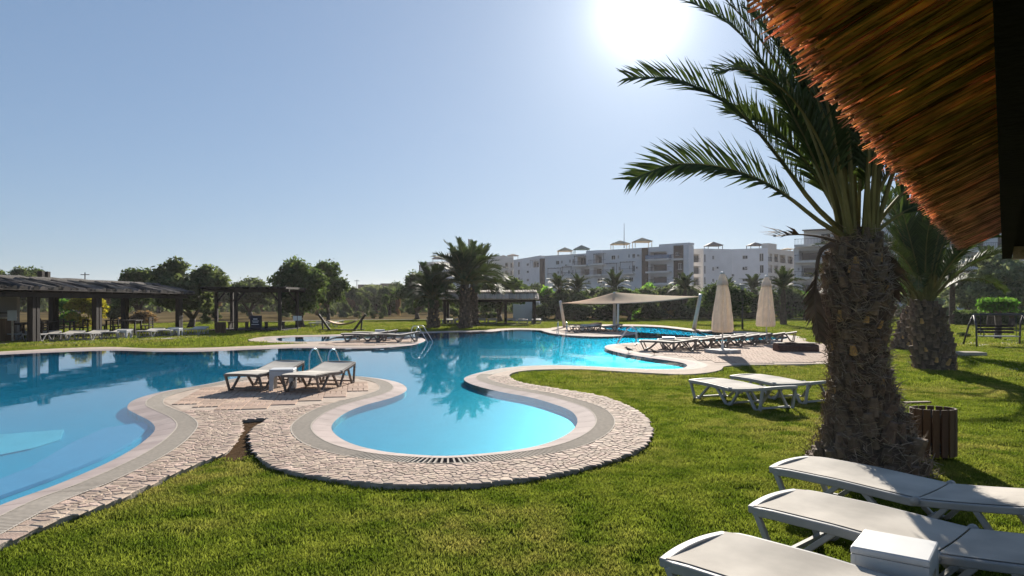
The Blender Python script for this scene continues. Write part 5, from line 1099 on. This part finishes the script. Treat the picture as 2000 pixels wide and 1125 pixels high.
for (q0, q1_, r_, nm) in ((lp, lt_ + Vector((-.05, 0, .1)), .12, 'mast'), (mp_, pk, .10, 'mast'), (rp, rt + Vector((.06, 0, .12)), .13, 'mast'), (Vector((bk.x, bk.y + .4, -.06)), bk + Vector((0, .1, .1)), .09, 'mast')):
    b = MB(); b.tube([q0, q1_], [r_, r_ * .8], 12); b.build(nm, 'white', t, True, off)
# ------------------------------------------------------------------ long dark pergola on the left
XE, XR, XB = -20.2, -22.3, -24.4; ZE, ZR = 2.24, 2.70; Y0, Y1 = 22.0, 45.6
t = thing('reed_pergola', 'long dark pergola with weathered reed roof on the left edge', 'pergola', (XR, (Y0 + Y1) / 2, 0)); off = Vector((XR, (Y0 + Y1) / 2, 0))
b = MB(); b.add([(XE + .05, Y0, ZE - .03), (XR, Y0, ZR - .05), (XR, Y1 - .4, ZR - .05), (XE + .05, Y1, ZE - .03), (XB, Y0, ZE - .03), (XB, Y1, ZE - .03)], [(0, 1, 2, 3), (1, 4, 5, 2), (3, 2, 5)]); rf = b.build('roof', 'reed_grey', t, False, off)
def bundle(L_, w, seed):
    r = random.Random(seed); m_ = MB(); prev = None; V = []
    for i in range(5):
        s = i / 4; ww = w * (1 + .15 * s) * r.uniform(.92, 1.05)
        V += [(s * L_, ww * c, .16 * hh * r.uniform(.8, 1.2)) for c, hh in ((-.5, 0), (-.36, .7), (0, 1), (.36, .7), (.5, 0))]
    m_.add(V, [(5 * i + k, 5 * i + 5 + k, 5 * i + 6 + k, 5 * i + 1 + k) for i in range(4) for k in range(4)] + [(20, 24, 23, 22, 21), (0, 1, 2, 3, 4)])
    me = bpy.data.meshes.new('reed_bundle'); me.from_pydata(m_.v, [], m_.f); me.update(); me.materials.append(None); return me
sl = math.hypot(XE - XR, ZR - ZE); BD = [bundle(1.0, 1.0, k) for k in range(4)]
def bundles(parent, off, xr, zr, xe, ze, y0, y1, n_, m, along='y', rev=1):
    L_ = math.hypot(xe - xr, zr - ze); an = math.atan2(zr - ze, abs(xe - xr))
    for i in range(n_):
        yy = y0 + (y1 - y0) * (i + .5) / n_; o = link('reed_bundle', random.choice(BD), None, parent); setmat(o, m); o.scale = (L_ * random.uniform(.99, 1.05), (y1 - y0) / n_ * 1.08, random.uniform(.7, 1.3) * (1 if along == 'y' else .55))
        if along == 'y': o.location = (xr - off.x, yy - off.y, zr - off.z); o.rotation_euler = (0, an, random.uniform(-.04, .04))
        else: o.location = (yy - off.x, xr - off.y, zr - off.z); o.rotation_euler = (0, an, -math.pi / 2 + random.uniform(-.04, .04))
bundles(rf, off, XR + .28, ZR - .06, XE - .06, ZE + .0, Y0, Y1, 74, 'reed_grey')
b = MB()
for q, (z, w, e) in enumerate(((ZR - .02, .5, 0), (ZR + .06, .3, .1))):
    b.tube([(XR, Y0 + (Y1 - .4 - Y0) * k / 40, z + random.uniform(-.025, .025)) for k in range(41)], [w * .42 * random.uniform(.85, 1.1) for k in range(41)], 8)
b.build('ridge_cap', 'reed_grey', t, True, off)
b = MB(); b.add([(XE - .1, Y1 - .02, ZE), (XR, Y1 - .38, ZR - .02), (XB, Y1 - .02, ZE), (XE - .1, Y1 + .1, ZE - .1), (XB, Y1 + .1, ZE - .1)], [(0, 1, 2), (0, 2, 4, 3)]); b.build('gable_reed', 'reed_grey', t, False, off)
for x, nm in ((XE - .32, 'eave_beam'), (XB + .32, 'eave_beam'), (XR, 'ridge_beam')):
    b = MB(); z = ZE - .12 if nm == 'eave_beam' else ZR - .2; b.box(x - .1, x + .1, Y0 + .1, Y1 - .5, z - .2, z); b.build(nm, 'wood_dk', t, False, off)
for i in range(12): y = Y0 + .5 + i * (Y1 - Y0 - 1.2) / 11; b = MB(); b.box(XB + .3, XE - .3, y - .06, y + .06, ZE - .11, ZE + .01); b.build('tie_beam', 'wood_dk', t, False, off)
for x, ys in ((XE - .42, (26, 30.9, 35.6, 44.4)), (XB + .42, (26.5, 32, 37.5, 44.4))):
    for y in ys:
        for dy in (-.14, .14): b = MB(); b.box(x - .12, x + .12, y + dy - .1, y + dy + .1, -.02, ZE - .3); b.build('post', 'wood_dk', t, False, off)
for y in (30.2, 34.6):
    for d in (-.22, .22): b = MB(); b.box(XR - .4, XR - .18, y + d - .1, y + d + .1, ZR - .3, ZR + .48); b.build('roof_post', 'wood_dk', t, False, off)
# furniture under the pergola
def chair(label, p, rz):
    t = thing('chair', label, 'chair', (p[0], p[1], -.018), rz, 'dark chairs under the pergola'); b = MB(); b.box(-.23, .23, -.23, .23, .42, .47); b.build('seat', 'wood_dk', t)
    for s in (-1, 1):
        b = MB(); b.box(s * .2 - .025, s * .2 + .025, -.22, -.17, 0, .42); b.build('leg', 'wood_dk', t); b = MB(); b.box(s * .2 - .025, s * .2 + .025, .18, .23, 0, .9); b.build('leg', 'wood_dk', t)
    for k in range(4): b = MB(); b.box(-.174, .174, .19, .22, .54 + .1 * k, .60 + .1 * k); b.build('back_slat', 'wood_dk', t)
    return t
def table(label, p, rz, w=1.1, d=.8):
    t = thing('dining_table', label, 'table', (p[0], p[1], -.018), rz, 'dark tables under the pergola'); b = MB(); b.box(-w / 2, w / 2, -d / 2, d / 2, .71, .76); b.build('table_top', 'wood_dk', t)
    for sx in (-1, 1):
        for sy in (-1, 1): b = MB(); b.box(sx * (w / 2 - .07) - .035, sx * (w / 2 - .07) + .035, sy * (d / 2 - .07) - .035, sy * (d / 2 - .07) + .035, 0, .71); b.build('leg', 'wood_dk', t)
    return t
table('dark table at the open right part of the pergola', (-20.9, 38.6), R(5), 1.6, .9)
ch = chair('dark chair left of the table at the open part of the pergola', (-22.2, 38.5), R(90)); dup(ch, 'dark chair right of the table at the open part of the pergola', (-19.7, 38.7, -.018), R(-90)); dup(ch, 'dark chair in front of the table at the open part of the pergola', (-20.8, 37.7, -.018), R(180))
for i, (x, y, nm) in enumerate(((-22.2, 32.2, 'front'), (-22.6, 34.0, 'middle'), (-22.4, 35.6, 'back'))):
    table('dark bar table, %s one of the crowded group under the pergola' % nm, (x, y), R(8 * i))
    for k, (dx, dy, rz, s_) in enumerate(((-.95, 0, 90, 'left'), (.95, .1, -90, 'right'))): dup(ch, 'dark chair %s of the %s bar table under the pergola' % (s_, nm), (x + dx, y + dy, -.018), R(rz))
t = thing('bar_counter', 'brown wooden bar counter at the left edge under the pergola', 'bar counter', (-22.9, 31.4, -.018)); b = MB(); b.box(-1.3, .9, -.3, .3, 0, 1.0); b.build('counter_body', 'wood', t); b = MB(); b.box(-1.4, 1.0, -.38, .38, 1.002, 1.06); b.build('counter_top', 'reed_tan', t); b = MB(); b.box(-.2, .25, -.345, -.305, .3, .8); b.build('panel', 'orange', t)
t = thing('bar_shelf', 'brown back board of the bar under the pergola', 'shelf', (-23.3, 33.1, -.018)); b = MB(); b.box(-.6, .5, -.1, .1, 0, 2.0); b.build('board', 'loggia', t); b = MB(); b.box(-.5, .4, -.28, -.102, 1.2, 1.24); b.build('shelf_plate', 'wood_dk', t)
t = thing('notice_board', 'white notice panel on a light post under the pergola', 'sign', (-21.6, 31.0, -.018)); b = MB(); b.box(-.03, .03, -.03, .03, 0, 1.1); b.build('post', 'reed_tan', t); b = MB(); b.box(-.19, .2, -.05, -.031, .92, 1.36); b.build('panel', 'white', t)
# ------------------------------------------------------------------ open frame pergola, bin, hammock, signs
pa, pb, pc, pd = [G(*q, -.02) for q in ((443, 643), (465, 645.5), (527, 641), (551, 646))]; ct = (pa + pb + pc + pd) / 4
t = thing('frame_pergola', 'open dark frame pergola with flat roof near the lawn centre left', 'pergola', (ct.x, ct.y, 0)); off = Vector((ct.x, ct.y, 0)); zt = 2.42
X0, X1, YY0, YY1 = pa.x + .1, pd.x, 42.6, 46.0
for (x, y) in ((X0, YY0 + 1.0), (X0, YY1), (X1, YY0), (X1, YY1), (X0 + 1.5, YY0 + .2)):
    b = MB(); b.box(x - .09, x + .09, y - .09, y + .09, -.03, zt - .1); b.build('post', 'wood_dk', t, False, off)
    b = MB(); sx = 1 if x < ct.x else -1; b.beam((x, y, zt - .75), (x + sx * .5, y, zt - .15), .08); b.build('brace', 'wood_dk', t, False, off)
for y in (YY0 + .2, YY1): b = MB(); b.box(X0 - .5, X1 + .5, y - .07, y + .07, zt - .1, zt + .06); b.build('roof_beam', 'wood_dk', t, False, off)
for i in range(13): x = X0 - .4 + i * (X1 - X0 + .8) / 12; b = MB(); b.box(x - .05, x + .05, YY0 - .3, YY1 + .4, zt + .062, zt + .16); b.build('rafter', 'wood_dk', t, False, off)
b = MB(); b.box(X0 - .45, X1 + .45, YY0 - .2, YY1 + .3, zt + .162, zt + .19); b.build('roof_mat', 'reed_grey', t, False, off)
for i in range(9): y = YY0 + .1 + i * .38; b = MB(); b.box(X0 - .2, X1 + .2, y, y + .365, -.06, .06); b.build('deck_plank', 'wood_dk', t, False, off)
p = G(500, 644); t = thing('board_stand', 'navy blue board with white print under the open frame pergola', 'sign', (p.x, p.y, .06), R(3)); b = MB(); b.box(-.34, .34, -.12, .12, 0, .82); b.build('board', 'navy', t, False, None, .04)
for (x0, x1, z0, z1) in ((-.14, .12, .56, .64), (-.2, .2, .46, .50), (-.16, .17, .38, .42), (-.24, .22, .25, .29)): b = MB(); b.box(x0, x1, -.128, -.122, z0, z1); b.build('print_line', 'print', t)
for x, lb in ((p.x - 1.2, 'left bench under the open frame pergola'), (p.x + 1.05, 'right bench under the open frame pergola')):
    t = thing('bench', lb, 'bench', (x, p.y + .3, .06), 0, 'benches under the frame pergola'); b = MB(); b.box(-.6, .6, -.2, .2, .38, .43); b.build('seat', 'wood_dk', t)
    for s in (-1, 1): b = MB(); b.box(s * .52 - .04, s * .52 + .04, -.18, .18, 0, .38); b.build('leg', 'wood_dk', t)
def slat_bin(label, p, rx, ry, z0, h, n_, m, z, rz=0.0):
    t = thing('litter_bin', label, 'litter bin', (p[0], p[1], z), rz, 'wooden slatted bins'); b = MB(); b.box(-rx * .6, -rx * .6 + .05, -.03, .03, 0, z0 + .1); b.build('foot', 'wood_dk', t); b = MB(); b.box(rx * .6 - .05, rx * .6, -.03, .03, 0, z0 + .1); b.build('foot', 'wood_dk', t)
    w = math.pi * (rx + ry) / n_ * .86
    for i in range(n_):
        a = 2 * math.pi * (i + .5) / n_; x, y = rx * math.cos(a), ry * math.sin(a); nx, ny = math.cos(a) / rx, math.sin(a) / ry; an = math.atan2(ny, nx)
        b = MB(); b.box(-.011, .011, -w / 2, w / 2, z0, z0 + h); o = b.build('slat', m, t, False, None, .004); o.location = (x, y, 0); o.rotation_euler = (0, 0, an)
    for zz in (z0 + .06, z0 + h - .09):
        b = MB(); N_ = 28; V = []
        for k in range(N_):
            a = 2 * math.pi * k / N_
            for q, dz in ((.93, 0), (.96, 0), (.96, .04), (.93, .04)): V.append(((rx - .012) * q * math.cos(a), (ry - .012) * q * math.sin(a), zz + dz))
        b.add(V, [(4 * k + j, 4 * ((k + 1) % N_) + j, 4 * ((k + 1) % N_) + (j + 1) % 4, 4 * k + (j + 1) % 4) for k in range(N_) for j in range(4)]); b.build('hoop', 'metal_dk', t)
    b = MB(); b.prism([(rx * .88 * math.cos(a), ry * .88 * math.sin(a)) for a in np.linspace(0, 6.283, 24, endpoint=False)], z0 + .02, z0 + .05); b.build('bottom', 'metal_dk', t)
    return t
p = G(1833, 902, -.06); slat_bin('brown slatted wooden bin beside the big palm', (p.x, p.y + .1), .225, .18, .06, .52, 16, 'wood', -.06, R(-8))
p = G(431, 652, -.06); slat_bin('brown slatted bin on the grass left of the open frame pergola', (p.x, p.y), .27, .22, .05, .6, 14, 'wood', -.06)
p = G(1576, 626, -.06); slat_bin('dark bin on the far lawn right of the second parasol', (p.x, p.y), .33, .28, .05, .55, 12, 'wood_dk', -.06)
p = G(668, 647, -.06); t = thing('hammock', 'tan hammock slung in a dark wooden stand on the far lawn', 'hammock', (p.x, p.y, -.06)); b = MB(); b.box(-1.35, 1.35, -.07, .07, .02, .12); b.build('stand_beam', 'wood_dk', t)
for s in (-1, 1):
    b = MB(); b.beam((s * .75, 0, .10), (s * 1.42, 0, 1.02), .1, .12); b.build('stand_arm', 'wood_dk', t); b = MB(); b.beam((s * 1.15, 0, .1), (s * 1.2, 0, .68), .08, .08); b.build('brace', 'wood_dk', t); b = MB(); b.box(s * .9 - .06, s * .9 + .06, -.5, .5, 0, .1); b.build('cross_foot', 'wood_dk', t)
    b = MB(); b.tube([(s * 1.4, 0, .98), (s * .85, 0, .62)], .012, 6); b.build('rope', 'tanrope', t)
b = MB(); N_ = 14; V = []
for i in range(N_ + 1):
    s = -1 + 2 * i / N_; w = .36 * (1 - s ** 4) + .06; z = .42 + .2 * s * s
    V += [(s * .85, -w, z + .06), (s * .85, 0, z - .03), (s * .85, w, z + .06)]
b.add(V, [(3 * i + k, 3 * i + 3 + k, 3 * i + 4 + k, 3 * i + 1 + k) for i in range(N_) for k in range(2)]); o = b.build('hammock_cloth', 'tanrope', t, True); o.modifiers.new('thick', 'SOLIDIFY').thickness = .015
p = G(581, 651, -.06); t = thing('lawn_sign', 'small double white sign on a thin post before the large dark tree', 'sign', (p.x, p.y, -.06)); b = MB(); b.tube([(0, 0, 0), (0, 0, 1.0)], .02, 6); b.build('post', 'metal_dk', t)
for x in (-.13, .13): b = MB(); b.box(x - .11, x + .11, -.035, -.021, .72, .98); b.build('sign_plate', 'print', t)
# ------------------------------------------------------------------ tan reed pavilion and white hut
YF, YB = 55.2, 58.6; xa, xb = AT(858, 582, YF).x, AT(1052, 582, YF).x; ze, zr = AT(900, 584, YF).z, AT(900, 569, YF).z + .05
t = thing('reed_pavilion', 'tan reed roofed pavilion beside the tall palms', 'pavilion', ((xa + xb) / 2, YF, 0)); off = Vector(((xa + xb) / 2, YF, 0))
b = MB(); b.add([(xa, YF, ze - .04), (xb, YF, ze - .04), (xb - .2, YF + 1.7, zr - .06), (xa + .4, YF + 1.7, zr - .06), (xa, YB, ze - .04), (xb, YB, ze - .04)], [(0, 1, 2, 3), (3, 2, 5, 4), (1, 5, 2), (0, 3, 4)]); rf = b.build('roof', 'reed_tan', t, False, off)
bundles(rf, off, YF + 1.25, zr - .18, YF - .05, ze - .02, xa, xb, 40, 'reed_tan', 'x')
bundles(rf, off, YF + 1.75, zr + .02, YF + .95, zr - .13, xa + .3, xb - .1, 38, 'reed_tan', 'x')
for x in (xa + .4, (xa * 2 + xb) / 3, (xa + xb * 2) / 3, xb - .3):
    for y in (YF + .3, YB - .3): b = MB(); b.box(x - .1, x + .1, y - .1, y + .1, -.02, ze - .05); b.build('post', 'wood_dk', t, False, off)
for y in (YF + .3, YB - .3): b = MB(); b.box(xa + .2, xb - .2, y - .09, y + .09, ze - .22, ze - .055); b.build('eave_beam', 'wood_dk', t, False, off)
p = G(1002, 627, -.06); q = G(1060, 627, -.06); t = thing('wash_hut', 'low white walled hut right behind the tan pavilion', 'hut', ((p.x + q.x) / 2, p.y, -.06)); w = (q.x - p.x) / 2; hh = 1.85
b = MB(); b.box(-w, w * .42, 0, .15, 0, hh); b.box(w * .75, w, 0, .15, 0, hh - .25); b.box(-w, -w + .15, .151, 2.4, 0, hh); b.box(w - .15, w, .151, 2.4, 0, hh - .25); b.box(-w + .151, w - .151, 2.25, 2.4, 0, hh); b.build('wall', 'wallw', t); b = MB(); b.box(w * .42 + .01, w * .75 - .01, .05, .1, .02, hh - .1); b.build('door', 'base_grey', t); b = MB(); b.box(-w - .05, w * .45, -.05, .2, hh + .002, hh + .06); b.build('coping', 'slab', t)
# lamp posts
for (x, by, top, lb) in ((1450, 646, 556, 'garden lamp post with flat round head between the parasols'), (1086, 622, 558, 'garden lamp post with flat head above the bright bushes')):
    p = G(x, by, -.06); h = EYE - (top - HOR) / F * p.y + .06; t = thing('lamp_post', lb, 'lamp post', (p.x, p.y, -.06), 0, 'garden lamp posts'); b = MB(); b.tube([(0, 0, 0), (0, 0, h - .05)], [.06, .045], 8); b.build('post', 'metal_dk', t, True); b = MB(); b.lathe([(.06, h - .32), (.14, h - .18), (.14, h - .1), (.05, h - .06)], 14); b.build('lantern', 'base_grey', t, True); b = MB(); b.lathe([(.38, h - .055), (.4, h - .02), (.05, h + .03)], 18); b.build('lamp_hat', 'base_grey', t, True)
# swing bench and slabs on the right lawn
p = G(1950, 676, -.04); t = thing('swing_bench', 'dark swing bench on the paved side terrace at the right edge', 'swing bench', (p.x, p.y, -.04), R(-8))
for s in (-1, 1):
    for q in (-1, 1): b = MB(); b.tube([(s * 1.05, q * .55, 0), (s * .95, q * .3, .8), (s * .9, 0, 1.25)], .035, 8); b.build('leg', 'metal_dk', t, True)
    b = MB(); b.tube([(s * .65, 0, 1.24), (s * .65, 0, .42)], .012, 6); b.build('hanger', 'metal_dk', t)
    b = MB(); b.tube([(s * .65, -.25, .4), (s * .66, -.27, .6), (s * .66, .15, .62)], .022, 8); b.build('armrest', 'metal_dk', t)
b = MB(); b.tube([(-.95, 0, 1.25), (.95, 0, 1.25)], .04, 8); b.build('top_bar', 'metal_dk', t)
for k in range(5): b = MB(); b.box(-.68, .68, -.26 + k * .1, -.18 + k * .1, .38, .41); b.build('seat_slat', 'base_grey', t)
for k in range(3): b = MB(); b.box(-.68, .68, .22 + k * .02, .245 + k * .02, .5 + k * .12, .59 + k * .12); b.build('back_slat', 'wood_dk', t)
a = G(1868, 697, -.06); q = G(1912, 694, -.06); mbx = MB(); mbx.prism([(-.42, -.3), (.42, -.34), (.45, .3), (-.4, .34)], 0, .14, .04); o = mbx.build('concrete_slab', 'path'); o.location = ((a.x + q.x) / 2, (a.y + q.y) / 2, -.06); tag(o, 'low concrete slab set in the lawn right of the medium palm', 'slab')
p = G(1790, 790, -.06); t = thing('tap_post', 'short wooden board lying flat behind the big palm trunk', 'board', (p.x, p.y, -.06), R(10)); b = MB(); b.box(-.25, .25, -.05, .05, .0, .05); b.build('plank', 'wood', t)
p = G(1992, 1010, -.06); mbx = MB(); mbx.prism([(-.05, -.45), (1.2, -.45), (1.2, .5), (-.05, .5)], 0, .05, .0); o = mbx.build('stepping_slab', 'mortar'); o.location = (p.x + .02, p.y, -.06); tag(o, 'pale stone slab at the right edge behind the near loungers', 'slab')

# ------------------------------------------------------------------ the reed roof overhead on the right (the photographer stands under it)
u = Vector((.566, .825, 0)).normalized(); nn = Vector((u.y, -u.x, 0)); T0, T1 = -1.5, 6.3
def rp_(t, b, z): return Vector((0, 0, 0)) + u * t + nn * b + Vector((0, 0, EYE + z))
org = rp_(3, 1.2, -EYE)
t = thing('reed_shelter', 'straw roofed shelter overhead in the top right corner, seen from below', 'shelter', (org.x, org.y, 0)); off = Vector((org.x, org.y, 0))
EB, EZ, BB, BZ = -.262, .40, -.012, .515
b = MB(); q = [rp_(T0, EB + .02, EZ + .05), rp_(T1 - .1, EB + .02, EZ + .05), rp_(T1 - .1, BB + .1, BZ + .10), rp_(T0, BB + .1, BZ + .10), rp_(T1 - .1, 2.6, 1.5), rp_(T0, 2.6, 1.5)]; b.add(q + [v + Vector((0, 0, .10)) for v in q], [(9, 8, 7, 6), (11, 10, 8, 9)]); b.build('thatch_layer', 'reed', t, False, off)
def reed(tt, rr, seed_r):
    jb = seed_r.uniform(-.018, .03); dz = seed_r.uniform(-.012, .03); sk = seed_r.uniform(-.05, .05); a = rp_(tt, EB + jb, EZ + dz + jb * .4); c_ = rp_(tt + sk, BB, BZ + dz * .6 + seed_r.uniform(-.005, .01)); md = a.lerp(c_, .5) + Vector((0, 0, seed_r.uniform(-.004, .006)))
    return [a, md, c_], rr
rrng = random.Random(5); items = []
NT = 4200
for i in range(NT):
    tt = T0 + 2.1 + (T1 - T0 - 2.1) * (i / NT) ** 1.0 + rrng.uniform(-.01, .01); items.append(reed(tt, rrng.uniform(.0016, .0040), rrng))
items.sort(key=lambda it: it[0][1].length if False else (it[0][1] - Vector((0, 0, EYE))).length)
rest = MB()
for k, (pts_, r_) in enumerate(items):
    if k < 300: b = MB(); b.tube(pts_, [r_ * .8, r_, r_], 5); b.build('reed', 'reed', t, False, off)
    else: rest.tube(pts_, [r_ * .8, r_, r_], 4, False)
for k in range(3000):                                                # loose ends along the eave
    tt = rrng.uniform(T0 + 1.9, T1); a = rp_(tt, EB + rrng.uniform(.0, .05), EZ + rrng.uniform(-.005, .06)); d = (nn * -1 + u * rrng.uniform(-.5, .4) + Vector((0, 0, rrng.uniform(-.7, -.1)))).normalized() * rrng.uniform(.015, .05); rest.tube([a, a + d], [.0018, .001], 3, False)
tag(rest.build('reeds', 'reed', t, False, off), kind='stuff')
def slab_box(b0, b1, z0, z1, t0, t1, nm, m):
    b = MB(); P = [rp_(tt, bb, zz) for zz in (z0, z1) for tt, bb in ((t0, b0), (t1, b0), (t1, b1), (t0, b1))]; b.add(P, [(0, 1, 2, 3), (7, 6, 5, 4), (0, 4, 5, 1), (1, 5, 6, 2), (2, 6, 7, 3), (3, 7, 4, 0)]); return b.build(nm, m, t, False, off)
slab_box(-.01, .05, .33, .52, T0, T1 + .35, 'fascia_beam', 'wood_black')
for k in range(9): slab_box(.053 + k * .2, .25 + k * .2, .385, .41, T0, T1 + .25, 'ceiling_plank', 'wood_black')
for k in range(7): tt = T0 + .3 + k * 1.2; slab_box(.052, 2.0, .415, .53, tt - .04, tt + .04, 'rafter', 'wood')
slab_box(.052, .5, .30, .384, T1 - .25, T1 - .1, 'bracket', 'reed_tan')
slab_box(1.15, 1.29, .28, .384, T0, T1 + .2, 'plate_beam', 'wood_dk')
for tt in (-1.0, 2.2, 5.0): slab_box(1.14, 1.30, -EYE - .06, .278, tt - .08, tt + .08, 'post', 'wood_dk')

# ------------------------------------------------------------------ morning haze
hb = MB(); hb.box(-1230, 1230, -170, 1530, -1.2, 30); hz = hb.build('haze', None); tag(hz, kind='stuff')
hm = bpy.data.materials.new('haze'); hm.use_nodes = True; N_, L_ = hm.node_tree.nodes, hm.node_tree.links; N_.remove(N_['Principled BSDF']); pv = N_.new('ShaderNodeVolumePrincipled'); pv.inputs['Color'].default_value = (.96, .92, .94, 1); pv.inputs['Density'].default_value = .0002; pv.inputs['Anisotropy'].default_value = .35
L_.new(pv.outputs[0], N_['Material Output'].inputs['Volume']); hz.data.materials.append(hm)
